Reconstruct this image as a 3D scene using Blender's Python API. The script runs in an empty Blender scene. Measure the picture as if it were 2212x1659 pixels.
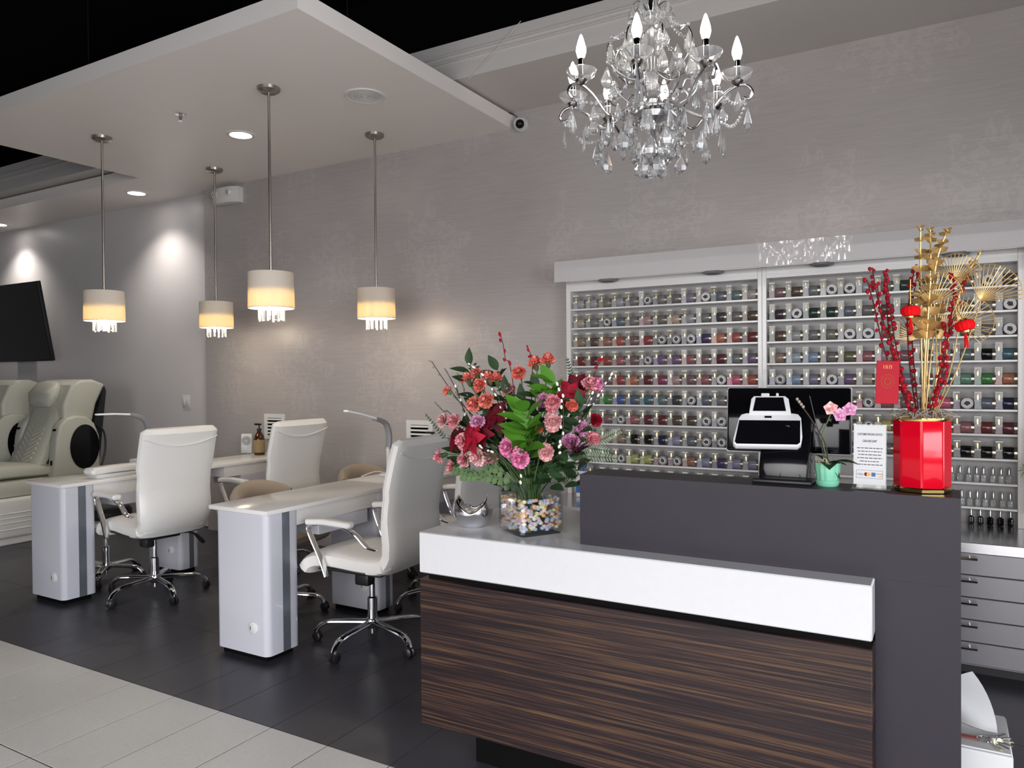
import bpy, bmesh, math, random
from mathutils import Vector, Matrix
random.seed(7)
PI = math.pi
# ---------------------------------------------------------------- camera
W_PX, H_PX = 2212, 1659
CAMH = 1.42
F_PX, YAW, PITCH, ROLL = 1617.7, math.radians(29.943), math.radians(-.7196), math.radians(-.4964)
Fv = Vector((-math.sin(YAW)*math.cos(PITCH), math.cos(YAW)*math.cos(PITCH), math.sin(PITCH)))
r0 = Vector((math.cos(YAW), math.sin(YAW), 0)); u0 = r0.cross(Fv)
Rv = r0*math.cos(ROLL) + u0*math.sin(ROLL); Uv = -r0*math.sin(ROLL) + u0*math.cos(ROLL)
scn = bpy.context.scene
col = scn.collection
cd = bpy.data.cameras.new('camera'); cam = bpy.data.objects.new('camera', cd); col.objects.link(cam)
cd.sensor_width = 36; cd.lens = F_PX/W_PX*36; cd.clip_start = .05; cd.clip_end = 60
cam.matrix_world = Matrix(((Rv.x, Uv.x, -Fv.x, 0), (Rv.y, Uv.y, -Fv.y, 0), (Rv.z, Uv.z, -Fv.z, CAMH), (0, 0, 0, 1)))
scn.camera = cam
def ray(x, y): return Fv + Rv*((x-W_PX/2)/F_PX) - Uv*((y-H_PX/2)/F_PX)
def at_y(x, y, Y): d = ray(x, y); p = d*(Y/d.y); p.z += CAMH; return p      # point of a pixel's ray on the plane y = Y
# ---------------------------------------------------------------- world, daylight, exposure
scn.view_settings.view_transform = 'Standard'; scn.view_settings.look = 'None'
scn.view_settings.gamma = 1; scn.view_settings.use_curve_mapping = False
scn.view_settings.exposure = 0.06
wd = bpy.data.worlds.new('world'); scn.world = wd; wd.use_nodes = True
wd.node_tree.nodes['Background'].inputs[0].default_value = (.75, .85, 1, 1)
wd.node_tree.nodes['Background'].inputs[1].default_value = .6
def area(name, loc, rot, sx, sy, power, color):
    l = bpy.data.lights.new(name, 'AREA'); l.shape = 'RECTANGLE'; l.size = sx; l.size_y = sy; l.energy = power; l.color = color
    o = bpy.data.objects.new(name, l); col.objects.link(o); o.location = loc; o.rotation_euler = rot
    return o
# daylight of the shop front behind the camera and of the window on the right
area('daylight_front_window', (-.6, -3.3, 1.65), (PI/2-.54, 0, 0), 6.0, 2.5, 148, (1, .97, .97)).data.spread = math.radians(98)
area('daylight_side_window', (3.3, -1.0, 1.6), (PI/2-.30, 0, PI/2), 3.6, 2.4, 225, (.90, .935, 1)).data.spread = math.radians(130)
# ---------------------------------------------------------------- materials
MATS = {}
def mat(name, c, rough=.5, metal=0, coat=0, trans=0, ior=1.45, emit=None, estr=0, spec=.5, sheen=0, bump=None, var=None):
    if name in MATS: return MATS[name]
    m = bpy.data.materials.new(name); m.use_nodes = True; MATS[name] = m
    nt = m.node_tree; b = nt.nodes['Principled BSDF']
    b.inputs['Base Color'].default_value = (*c, 1); b.inputs['Roughness'].default_value = rough; b.inputs['Metallic'].default_value = metal
    b.inputs['Coat Weight'].default_value = coat; b.inputs['Transmission Weight'].default_value = trans; b.inputs['IOR'].default_value = ior
    b.inputs['Specular IOR Level'].default_value = spec; b.inputs['Sheen Weight'].default_value = sheen
    if emit: b.inputs['Emission Color'].default_value = (*emit, 1); b.inputs['Emission Strength'].default_value = estr
    if bump or var:
        tc = nt.nodes.new('ShaderNodeTexCoord')
        if bump:
            n = nt.nodes.new('ShaderNodeTexNoise'); n.inputs['Scale'].default_value = bump[0]; n.inputs['Detail'].default_value = 4
            bp = nt.nodes.new('ShaderNodeBump'); bp.inputs['Strength'].default_value = bump[1]; bp.inputs['Distance'].default_value = .01
            nt.links.new(tc.outputs['Object'], n.inputs['Vector']); nt.links.new(n.outputs['Fac'], bp.inputs['Height']); nt.links.new(bp.outputs[0], b.inputs['Normal'])
        if var:
            n = nt.nodes.new('ShaderNodeTexNoise'); n.inputs['Scale'].default_value = var[0]; n.inputs['Detail'].default_value = 5
            mx = nt.nodes.new('ShaderNodeMix'); mx.data_type = 'RGBA'
            mx.inputs[6].default_value = (*[v*(1-var[1]) for v in c], 1); mx.inputs[7].default_value = (*[min(1, v*(1+var[1])) for v in c], 1)
            nt.links.new(tc.outputs['Object'], n.inputs['Vector']); nt.links.new(n.outputs['Fac'], mx.inputs[0]); nt.links.new(mx.outputs[2], b.inputs['Base Color'])
    return m
def nodes_of(name):
    m = bpy.data.materials.new(name); m.use_nodes = True; MATS[name] = m
    nt = m.node_tree
    def N(t, **kw):
        n = nt.nodes.new(t)
        for k, v in kw.items(): setattr(n, k, v)
        return n
    return m, nt, nt.nodes['Principled BSDF'], N, nt.links.new
def math_n(nt, op, a, b=None):
    n = nt.nodes.new('ShaderNodeMath'); n.operation = op
    for i, v in enumerate((a, b)):
        if v is None: continue
        if isinstance(v, (int, float)): n.inputs[i].default_value = v
        else: nt.links.new(v, n.inputs[i])
    return n.outputs[0]
def thin_glass(name, tint, rough=.02, refl=1.0, body=.0):
    """clear sheet glass or acrylic: transparent sheet with a mirror-like surface reflection by fresnel"""
    m, nt, b, N, L = nodes_of(name)
    nt.nodes.remove(b)
    t = N('ShaderNodeBsdfTransparent'); t.inputs[0].default_value = (*tint, 1)
    g = N('ShaderNodeBsdfGlossy'); g.inputs['Roughness'].default_value = rough
    d = N('ShaderNodeBsdfDiffuse'); d.inputs[0].default_value = (*tint, 1)
    lw = N('ShaderNodeLayerWeight'); lw.inputs[0].default_value = .5
    fr = math_n(nt, 'ADD', .04, math_n(nt, 'MULTIPLY', math_n(nt, 'POWER', lw.outputs['Facing'], 5), .9))
    a = N('ShaderNodeMixShader'); a.inputs[0].default_value = body; L(t.outputs[0], a.inputs[1]); L(d.outputs[0], a.inputs[2])
    x = N('ShaderNodeMixShader'); L(math_n(nt, 'MULTIPLY', fr, refl), x.inputs[0]); L(a.outputs[0], x.inputs[1]); L(g.outputs[0], x.inputs[2])
    L(x.outputs[0], nt.nodes['Material Output'].inputs[0])
    return m
def mk_wallpaper():
    m, nt, b, N, L = nodes_of('damask_wallpaper')
    tc = N('ShaderNodeTexCoord'); sx = N('ShaderNodeSeparateXYZ'); L(tc.outputs['Object'], sx.inputs[0])
    X, Z = sx.outputs[0], sx.outputs[2]
    mp = N('ShaderNodeMapping'); mp.inputs['Scale'].default_value = (6, 1, 120); L(tc.outputs['Object'], mp.inputs[0])
    st = N('ShaderNodeTexNoise'); st.inputs['Scale'].default_value = 1; st.inputs['Detail'].default_value = 6; L(mp.outputs[0], st.inputs['Vector'])
    cl = N('ShaderNodeTexNoise'); cl.inputs['Scale'].default_value = 1.3; cl.inputs['Detail'].default_value = 3; L(tc.outputs['Object'], cl.inputs['Vector'])
    # damask medallions, mirrored left and right, half dropped
    row = math_n(nt, 'FLOOR', math_n(nt, 'MULTIPLY', Z, 1/.95))
    off = math_n(nt, 'MULTIPLY', math_n(nt, 'MODULO', row, 2), .5)
    fx = math_n(nt, 'SUBTRACT', math_n(nt, 'FRACT', math_n(nt, 'ADD', math_n(nt, 'MULTIPLY', math_n(nt, 'ADD', X, 20), 1/.9), off)), .5)
    fz = math_n(nt, 'SUBTRACT', math_n(nt, 'FRACT', math_n(nt, 'MULTIPLY', Z, 1/.95)), .5)
    ax = math_n(nt, 'ABSOLUTE', fx)
    ang = math_n(nt, 'ARCTAN2', fz, ax); rad = math_n(nt, 'SQRT', math_n(nt, 'ADD', math_n(nt, 'MULTIPLY', ax, ax), math_n(nt, 'MULTIPLY', fz, fz)))
    lob = math_n(nt, 'ADD', .34, math_n(nt, 'MULTIPLY', math_n(nt, 'SINE', math_n(nt, 'MULTIPLY', ang, 9)), .07))
    inside = math_n(nt, 'LESS_THAN', rad, lob)
    cv = N('ShaderNodeCombineXYZ'); L(ax, cv.inputs[0]); L(fz, cv.inputs[1])
    vo = N('ShaderNodeTexNoise'); vo.inputs['Scale'].default_value = 16; vo.inputs['Detail'].default_value = 2; vo.inputs['Distortion'].default_value = 1.6; L(cv.outputs[0], vo.inputs['Vector'])
    curls = math_n(nt, 'GREATER_THAN', vo.outputs['Fac'], .5)
    wear = math_n(nt, 'GREATER_THAN', cl.outputs['Fac'], .44)
    motif = math_n(nt, 'MULTIPLY', math_n(nt, 'MULTIPLY', inside, curls), wear)
    v = math_n(nt, 'ADD', math_n(nt, 'MULTIPLY', st.outputs['Fac'], .45), math_n(nt, 'MULTIPLY', cl.outputs['Fac'], .45))
    v = math_n(nt, 'ADD', v, math_n(nt, 'MULTIPLY', motif, .13))
    cr = N('ShaderNodeValToRGB'); L(v, cr.inputs[0])
    cr.color_ramp.elements[0].position = .2; cr.color_ramp.elements[0].color = (.37, .335, .328, 1)
    cr.color_ramp.elements[1].position = .8; cr.color_ramp.elements[1].color = (.52, .48, .47, 1)
    L(cr.outputs[0], b.inputs['Base Color'])
    L(math_n(nt, 'SUBTRACT', .52, math_n(nt, 'MULTIPLY', st.outputs['Fac'], .2)), b.inputs['Roughness'])
    b.inputs['Metallic'].default_value = .15
    bp = N('ShaderNodeBump'); bp.inputs['Strength'].default_value = .12; bp.inputs['Distance'].default_value = .004; L(v, bp.inputs['Height']); L(bp.outputs[0], b.inputs['Normal'])
    return m
def mk_wood():
    m, nt, b, N, L = nodes_of('zebra_wood_veneer')
    tc = N('ShaderNodeTexCoord')
    def streak(sx, sz, det, dist):
        mp = N('ShaderNodeMapping'); mp.inputs['Scale'].default_value = (sx, 1, sz); mp.inputs['Rotation'].default_value = (0, math.radians(-.8), 0); L(tc.outputs['Object'], mp.inputs[0])
        n = N('ShaderNodeTexNoise'); n.inputs['Scale'].default_value = 1; n.inputs['Detail'].default_value = det; n.inputs['Distortion'].default_value = dist; L(mp.outputs[0], n.inputs['Vector']); return n.outputs['Fac']
    v = math_n(nt, 'ADD', math_n(nt, 'MULTIPLY', streak(3.0, 230, 4, .3), .62), math_n(nt, 'MULTIPLY', streak(1.3, 75, 2, .5), .38))
    cr = N('ShaderNodeValToRGB'); L(v, cr.inputs[0]); e = cr.color_ramp.elements
    e[0].position = .36; e[0].color = (.008, .0045, .006, 1); e[1].position = .84; e[1].color = (.15, .078, .034, 1)
    x = e.new(.48); x.color = (.015, .0075, .0085, 1)
    x = e.new(.535); x.color = (.034, .0165, .013, 1)
    x = e.new(.62); x.color = (.068, .036, .018, 1)
    L(cr.outputs[0], b.inputs['Base Color']); b.inputs['Roughness'].default_value = .36; b.inputs['Specular IOR Level'].default_value = .3
    bp = N('ShaderNodeBump'); bp.inputs['Strength'].default_value = .1; bp.inputs['Distance'].default_value = .002; L(v, bp.inputs['Height']); L(bp.outputs[0], b.inputs['Normal'])
    return m
def mk_tile(name, a, c, rough, sc):
    m, nt, b, N, L = nodes_of(name)
    tc = N('ShaderNodeTexCoord'); oi = N('ShaderNodeObjectInfo')
    ad = N('ShaderNodeVectorMath', operation='ADD'); L(tc.outputs['Object'], ad.inputs[0]); L(oi.outputs['Location'], ad.inputs[1])
    n = N('ShaderNodeTexNoise'); n.inputs['Scale'].default_value = sc; n.inputs['Detail'].default_value = 8; n.inputs['Roughness'].default_value = .7; L(ad.outputs[0], n.inputs['Vector'])
    n2 = N('ShaderNodeTexNoise'); n2.inputs['Scale'].default_value = 2.2; n2.inputs['Detail'].default_value = 3; L(ad.outputs[0], n2.inputs['Vector'])
    v = math_n(nt, 'ADD', math_n(nt, 'MULTIPLY', n.outputs['Fac'], .5), math_n(nt, 'MULTIPLY', n2.outputs['Fac'], .5))
    v = math_n(nt, 'ADD', v, math_n(nt, 'MULTIPLY', math_n(nt, 'SUBTRACT', oi.outputs['Random'], .5), .08))
    cr = N('ShaderNodeValToRGB'); L(v, cr.inputs[0]); e = cr.color_ramp.elements
    e[0].position = .3; e[0].color = (*a, 1); e[1].position = .7; e[1].color = (*c, 1)
    L(cr.outputs[0], b.inputs['Base Color']); b.inputs['Roughness'].default_value = rough
    return m
mk_wallpaper(); mk_wood()
mk_tile('light_tile', (.47, .455, .43), (.60, .585, .56), .42, 60)
mk_tile('dark_tile', (.026, .024, .032), (.046, .043, .054), .40, 40)
G = MATS
mat('grout_dark', (.05, .048, .048), .95, spec=.1); mat('grout_light', (.16, .15, .14), .9)
mat('white_wall_paint', (.62, .585, .58), .38, var=(3, .04)); mat('grey_wall_paint', (.45, .44, .44), .6)
mat('ceiling_paint', (.84, .785, .745), .42, var=(1.5, .03)); mat('bulkhead_paint', (.60, .565, .54), .55, var=(2, .04))
mat('black_deck', (.004, .004, .004), .95, spec=.1)
mat('white_quartz', (.52, .52, .53), .22, var=(45, .03)); mat('white_laminate', (.53, .53, .58), .2, coat=.3)
mat('table_top_white', (.70, .68, .66), .18); mat('steel_stripe', (.20, .22, .25), .35, metal=.6)
mat('dark_laminate', (.024, .020, .027), .42, spec=.28, var=(9, .12)); mat('black_gap', (.003, .003, .003), .8, spec=.08)
mat('chrome', (.78, .78, .80), .07, metal=1); mat('brushed_nickel', (.42, .37, .33), .28, metal=1); mat('silver', (.60, .60, .62), .22, metal=1)
mat('white_leather', (.74, .72, .69), .36, bump=(60, .08)); mat('cream_leather', (.47, .46, .38), .45, bump=(40, .1))
mat('beige_leather', (.32, .25, .19), .5, bump=(40, .1)); mat('black_plastic', (.012, .012, .013), .35); mat('black_gloss', (.003, .003, .004), .06, spec=.4)
mat('white_plastic', (.64, .64, .635), .3); mat('dark_plastic', (.03, .03, .032), .5); mat('grey_plastic', (.25, .25, .26), .45)
mat('soft_white', (.68, .66, .63), .5); mat('white_paper', (.55, .55, .555), .7); mat('ink', (.05, .05, .055), .7); mat('ink_blue', (.03, .12, .32), .6)
mat('shelf_white', (.74, .72, .70), .18, coat=.4); mat('shelf_back', (.36, .35, .34), .4); mat('valance_gloss', (.80, .76, .755), .02, coat=1.0, metal=.30, bump=(2.5, .004))
mat('gold', (.83, .58, .20), .2, metal=1); mat('gold_matte', (.60, .40, .16), .36, metal=.6); mat('cap_gold', (.80, .72, .46), .16, metal=.75)
mat('red_glaze', (.55, .002, .014), .12, coat=.15, spec=.4); mat('red_felt', (.62, .003, .006), .75, spec=.15); mat('red_paper', (.34, .004, .014), .55, spec=.25)
mat('berry_red', (.30, .003, .012), .6, spec=.2); mat('twig', (.045, .026, .020), .8); mat('twig_red', (.09, .02, .02), .8)
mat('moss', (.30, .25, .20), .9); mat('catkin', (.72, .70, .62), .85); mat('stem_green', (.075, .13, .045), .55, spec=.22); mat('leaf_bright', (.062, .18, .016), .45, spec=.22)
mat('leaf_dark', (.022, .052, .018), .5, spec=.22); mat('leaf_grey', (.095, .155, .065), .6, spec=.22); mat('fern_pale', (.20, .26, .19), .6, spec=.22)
def petal(name, deep, pale, sc=85):
    m, nt, b, N, L = nodes_of(name); tc = N('ShaderNodeTexCoord'); n = N('ShaderNodeTexNoise'); n.inputs['Scale'].default_value = sc; n.inputs['Detail'].default_value = 3; L(tc.outputs['Object'], n.inputs['Vector'])
    cr = N('ShaderNodeValToRGB'); L(n.outputs['Fac'], cr.inputs[0]); e = cr.color_ramp.elements; e[0].position = .38; e[0].color = (*deep, 1); e[1].position = .66; e[1].color = (*pale, 1); L(cr.outputs[0], b.inputs['Base Color'])
    b.inputs['Roughness'].default_value = .65; b.inputs['Specular IOR Level'].default_value = .2
petal('petal_salmon', (.56, .07, .05), (.80, .34, .26)); petal('petal_pink', (.55, .10, .14), (.80, .46, .47)); petal('petal_hot', (.60, .10, .26), (.82, .40, .58)); petal('petal_pale', (.60, .22, .24), (.82, .60, .56)); petal('petal_coral', (.60, .07, .05), (.82, .30, .22))
petal('petal_wine', (.055, .001, .006), (.15, .004, .016), 30); petal('petal_red', (.16, .002, .008), (.34, .006, .028), 30); petal('petal_orchid', (.46, .13, .29), (.72, .42, .56)); mat('protea', (.07, .012, .03), .5)
mat('pot_green', (.20, .52, .36), .18, coat=.4); mat('amber', (.06, .014, .005), .08, coat=.4); mat('kraft_label', (.32, .24, .12), .7)
mat('candy', (.8, .8, .8), .5)
def shade_mat():
    m, nt, b, N, L = nodes_of('lamp_shade_fabric'); nt.nodes.remove(b)
    d = N('ShaderNodeBsdfDiffuse'); d.inputs[0].default_value = (.80, .78, .73, 1)
    t = N('ShaderNodeBsdfTranslucent'); t.inputs[0].default_value = (.90, .72, .40, 1)
    w = N('ShaderNodeTexWave'); w.inputs['Scale'].default_value = 260; tc = N('ShaderNodeTexCoord'); L(tc.outputs['Object'], w.inputs['Vector'])
    bp = N('ShaderNodeBump'); bp.inputs['Strength'].default_value = .08; L(w.outputs['Fac'], bp.inputs['Height']); L(bp.outputs[0], d.inputs['Normal'])
    x = N('ShaderNodeMixShader'); x.inputs[0].default_value = .36; L(d.outputs[0], x.inputs[1]); L(t.outputs[0], x.inputs[2]); L(x.outputs[0], nt.nodes['Material Output'].inputs[0])
shade_mat()
thin_glass('vase_glass', (.90, .93, .92), .01, 1.9); thin_glass('acrylic', (.93, .95, .95), .02, 1.2); thin_glass('clear_pack', (.90, .89, .86), .05, .9, .10)
mat('crystal', (.98, .98, .98), .0, trans=.90, ior=1.6); mat('polish_glass', (.80, .82, .82), .03, trans=.75, ior=1.45)
mat('lamp_lens', (1, 1, 1), .5, emit=(1, .97, .92), estr=22); mat('candle_bulb', (1, 1, 1), .4, emit=(1, .93, .82), estr=62); mat('led_bar', (.9, .9, .9), .4)
mat('pendant_bulb', (1, 1, 1), .4, emit=(1, .85, .6), estr=10); mat('nickel_dark', (.20, .18, .17), .25, metal=1)
# ---------------------------------------------------------------- geometry helpers
class MB:
    def __init__(s): s.v = []; s.f = []; s.m = []; s.mi = 0
    def add(s, vs, fs):
        o = len(s.v); s.v += [tuple(v) for v in vs]; s.f += [tuple(i+o for i in f) for f in fs]; s.m += [s.mi]*len(fs); return s
    def box(s, x0, x1, y0, y1, z0, z1):
        return s.add([(x, y, z) for z in (z0, z1) for y in (y0, y1) for x in (x0, x1)], [(0, 2, 3, 1), (4, 5, 7, 6), (0, 1, 5, 4), (2, 6, 7, 3), (0, 4, 6, 2), (1, 3, 7, 5)])
    def rbox(s, x0, x1, y0, y1, z0, z1, r=.01, seg=2, vert_only=False):
        bm = bmesh.new(); bmesh.ops.create_cube(bm, size=1)
        for v in bm.verts: v.co = Vector(((x0+x1)/2+v.co.x*(x1-x0), (y0+y1)/2+v.co.y*(y1-y0), (z0+z1)/2+v.co.z*(z1-z0)))
        ed = [e for e in bm.edges if not vert_only or abs(e.verts[0].co.z-e.verts[1].co.z) > 1e-6]
        bmesh.ops.bevel(bm, geom=ed, offset=r, segments=seg, affect='EDGES', profile=.5)
        return s.from_bm(bm)
    def from_bm(s, bm):
        bm.verts.index_update(); s.add([v.co[:] for v in bm.verts], [[v.index for v in f.verts] for f in bm.faces]); bm.free(); return s
    def tube(s, pts, r, n=8, closed=False):
        pts = [Vector(p) for p in pts]; k = len(pts); rr = r if isinstance(r, (list, tuple)) else [r]*k
        vs, fs = [], []; ref = None
        for i, p in enumerate(pts):
            t = (pts[(i+1) % k]-pts[i-1]) if closed else (pts[min(i+1, k-1)]-pts[max(i-1, 0)])
            t.normalize()
            if ref is None: ref = Vector((0, 0, 1)) if abs(t.z) < .9 else Vector((1, 0, 0))
            a = t.cross(ref)
            if a.length < 1e-4: a = t.cross(Vector((0, 1, 0)))
            a.normalize(); b = a.cross(t); ref = b
            for j in range(n):
                w = 2*PI*j/n; vs.append(p+(a*math.cos(w)+b*math.sin(w))*rr[i])
        for i in range(k if closed else k-1):
            for j in range(n):
                i2 = (i+1) % k; fs.append((i*n+j, i*n+(j+1) % n, i2*n+(j+1) % n, i2*n+j))
        if not closed: fs.append(tuple(range(n))[::-1]); fs.append(tuple((k-1)*n+j for j in range(n)))
        return s.add(vs, fs)
    def lathe(s, prof, n=20, c=(0, 0, 0), axis='z', caps=True):
        vs, fs = [], []
        for r, z in prof:
            for j in range(n):
                w = 2*PI*j/n; x, y = r*math.cos(w), r*math.sin(w)
                p = (x, y, z) if axis == 'z' else ((z, x, y) if axis == 'x' else (x, z, y))
                vs.append((c[0]+p[0], c[1]+p[1], c[2]+p[2]))
        k = len(prof)
        for i in range(k-1):
            for j in range(n): fs.append((i*n+j, i*n+(j+1) % n, (i+1)*n+(j+1) % n, (i+1)*n+j))
        if caps:
            if prof[0][0] > 1e-5: fs.append(tuple(range(n))[::-1])
            if prof[-1][0] > 1e-5: fs.append(tuple((k-1)*n+j for j in range(n)))
        return s.add(vs, fs)
    def prism(s, poly, a0, a1, axis='x', bev=0, seg=2):
        """extrude a polygon: axis x -> poly in (y,z); axis y -> poly in (x,z); axis z -> (x,y)"""
        def P(q, a): return (a, q[0], q[1]) if axis == 'x' else ((q[0], a, q[1]) if axis == 'y' else (q[0], q[1], a))
        n = len(poly); bm = bmesh.new(); A = [bm.verts.new(P(q, a0)) for q in poly]; B = [bm.verts.new(P(q, a1)) for q in poly]
        bm.faces.new(A); bm.faces.new(B[::-1])
        for i in range(n): bm.faces.new((A[i], B[i], B[(i+1) % n], A[(i+1) % n]))
        if bev:
            ed = [e for e in bm.edges if len(e.link_faces) == 2 and e.link_faces[0].normal.angle(e.link_faces[1].normal, 0) > .9 or any(len(f.verts) == n and n > 4 for f in e.link_faces)]
            bm.normal_update(); bmesh.ops.bevel(bm, geom=ed, offset=bev, segments=seg, affect='EDGES', profile=.5)
        return s.from_bm(bm)
    def ball(s, c, r, u=10, v=7):
        r = (r, r, r) if isinstance(r, (int, float)) else r
        vs = [(c[0], c[1], c[2]-r[2])]; fs = []
        for i in range(1, v):
            p = -PI/2+PI*i/v
            for j in range(u):
                w = 2*PI*j/u; vs.append((c[0]+r[0]*math.cos(p)*math.cos(w), c[1]+r[1]*math.cos(p)*math.sin(w), c[2]+r[2]*math.sin(p)))
        vs.append((c[0], c[1], c[2]+r[2])); L = len(vs)-1
        for j in range(u): fs.append((0, 1+(j+1) % u, 1+j)); fs.append((L, 1+(v-2)*u+j, 1+(v-2)*u+(j+1) % u))
        for i in range(v-2):
            for j in range(u): a = 1+i*u; fs.append((a+j, a+(j+1) % u, a+u+(j+1) % u, a+u+j))
        return s.add(vs, fs)
    def sweep(s, pts, w, t, side=(0, 1, 0), n=20, ex=3.5):
        """a padded strip along pts: superellipse section, width w along side, thickness t"""
        pts = [Vector(p) for p in pts]; k = len(pts); side = Vector(side).normalized()
        w = w if isinstance(w, (list, tuple)) else [w]*k; t = t if isinstance(t, (list, tuple)) else [t]*k
        rings = []
        for i, p in enumerate(pts):
            tg = (pts[min(i+1, k-1)]-pts[max(i-1, 0)]).normalized(); nm = tg.cross(side).normalized()
            rings.append((p, nm, w[i], t[i], tg))
        p, nm, a, b, tg = rings[0]; rings.insert(0, (p-tg*b*.32, nm, a-b*.75, b*.35, tg))
        p, nm, a, b, tg = rings[-1]; rings.append((p+tg*b*.32, nm, a-b*.75, b*.35, tg))
        vs, fs = [], []
        for p, nm, a, b, tg in rings:
            for j in range(n):
                q = 2*PI*j/n; c, sn = math.cos(q), math.sin(q)
                f = lambda z: math.copysign(abs(z)**(2/ex), z)
                vs.append(p+side*(f(c)*a/2)+nm*(f(sn)*b/2))
        for i in range(len(rings)-1):
            for j in range(n): fs.append((i*n+j, i*n+(j+1) % n, (i+1)*n+(j+1) % n, (i+1)*n+j))
        fs.append(tuple(range(n))[::-1]); fs.append(tuple((len(rings)-1)*n+j for j in range(n)))
        return s.add(vs, fs)
    def leaf(s, base, direction, length, width, up=(0, 0, 1), droop=.15, seg=4):
        d = Vector(direction).normalized(); up = Vector(up); sd = d.cross(up)
        if sd.length < 1e-3: sd = d.cross(Vector((1, 0, 0)))
        sd.normalize(); nm = sd.cross(d); b = Vector(base); vs = [b]; fs = []
        for i in range(1, seg+1):
            t = i/(seg+1); w = width/2*math.sin(PI*t**.8); c = b+d*length*t-nm*droop*length*t*t
            vs += [c-sd*w+nm*w*.25, c, c+sd*w+nm*w*.25]
        vs.append(b+d*length-nm*droop*length); L = len(vs)-1
        fs += [(0, 2, 1), (0, 3, 2)]
        for i in range(seg-1):
            a = 1+3*i; fs += [(a, a+1, a+4, a+3), (a+1, a+2, a+5, a+4)]
        a = 1+3*(seg-1); fs += [(a, a+1, L), (a+1, a+2, L)]
        return s.add(vs, fs)
    def xf(s, M, since=0):
        s.v[since:] = [tuple(M @ Vector(v)) for v in s.v[since:]]; return s
def root_loc(p):
    t = Vector((0, 0, 0))
    while p is not None: t += p.location; p = p.parent
    return t
def mesh_of(name, mb, mats, smooth=True, recalc=True, ang=38):
    me = bpy.data.meshes.new(name); me.from_pydata(mb.v, [], mb.f); 
    for m in (mats if isinstance(mats, (list, tuple)) else [mats]): me.materials.append(MATS[m] if isinstance(m, str) else m)
    if any(mb.m): me.polygons.foreach_set('material_index', mb.m)
    if recalc:
        bm = bmesh.new(); bm.from_mesh(me); bmesh.ops.recalc_face_normals(bm, faces=bm.faces); bm.to_mesh(me); bm.free()
    if smooth:
        me.polygons.foreach_set('use_smooth', [True]*len(me.polygons)); me.set_sharp_from_angle(angle=math.radians(ang))
    me.update(); return me
def obj(name, mb, m, parent=None, world=False, label=None, smooth=True, recalc=True):
    if world and parent is not None:
        o = root_loc(parent); mb.v = [(v[0]-o.x, v[1]-o.y, v[2]-o.z) for v in mb.v]
    o = bpy.data.objects.new(name, mesh_of(name, mb, m, smooth, recalc)); col.objects.link(o); o.parent = parent
    if label: o['label'] = label
    return o
def link(name, me, parent=None, loc=(0, 0, 0), rot=(0, 0, 0), sc=None):
    o = bpy.data.objects.new(name, me); col.objects.link(o); o.parent = parent; o.location = loc; o.rotation_euler = rot
    if sc: o.scale = sc if isinstance(sc, (tuple, list)) else (sc,)*3
    return o
def tag(o, label, cat, group=None):
    o['label'] = label; o['category'] = cat
    if group: o['group'] = group
    return o
def thing(name, label, cat, loc=(0, 0, 0), rotz=0, group=None):
    o = bpy.data.objects.new(name, None); col.objects.link(o); o.empty_display_size = .05
    o.location = loc; o.rotation_euler = (0, 0, rotz); return tag(o, label, cat, group)
def one(name, mb, m, label, cat, group=None):
    """a thing that is one mesh: origin moved to its base"""
    xs = [v[0] for v in mb.v]; ys = [v[1] for v in mb.v]; zs = [v[2] for v in mb.v]
    c = Vector(((min(xs)+max(xs))/2, (min(ys)+max(ys))/2, min(zs))); mb.v = [(v[0]-c.x, v[1]-c.y, v[2]-c.z) for v in mb.v]
    o = obj(name, mb, m); o.location = c; return tag(o, label, cat, group)
def struct(name, mb, m, smooth=False):
    o = obj(name, mb, m, smooth=smooth); o['kind'] = 'structure'; return o
def copy_tree(o, parent=None):
    c = o.copy(); col.objects.link(c); c.parent = parent
    for ch in o.children: copy_tree(ch, c)
    return c
ORD = ['first', 'second', 'third', 'fourth', 'fifth', 'sixth', 'seventh', 'eighth', 'ninth', 'tenth', 'eleventh', 'twelfth', 'thirteenth', 'fourteenth']
def bez(a, b, c, n=8):
    a, b, c = Vector(a), Vector(b), Vector(c); return [a*(1-t)**2+b*2*t*(1-t)+c*t*t for t in [i/n for i in range(n+1)]]
def smooth_path(pts, n=5):
    P = [Vector(p) for p in pts]; out = []
    for i in range(len(P)-1):
        a, b, c, d = P[max(i-1, 0)], P[i], P[i+1], P[min(i+2, len(P)-1)]
        for k in range(n):
            t = k/n; out.append(.5*((2*b)+(c-a)*t+(2*a-5*b+4*c-d)*t*t+(3*b-a-3*c+d)*t**3))
    return out+[P[-1]]
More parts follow.
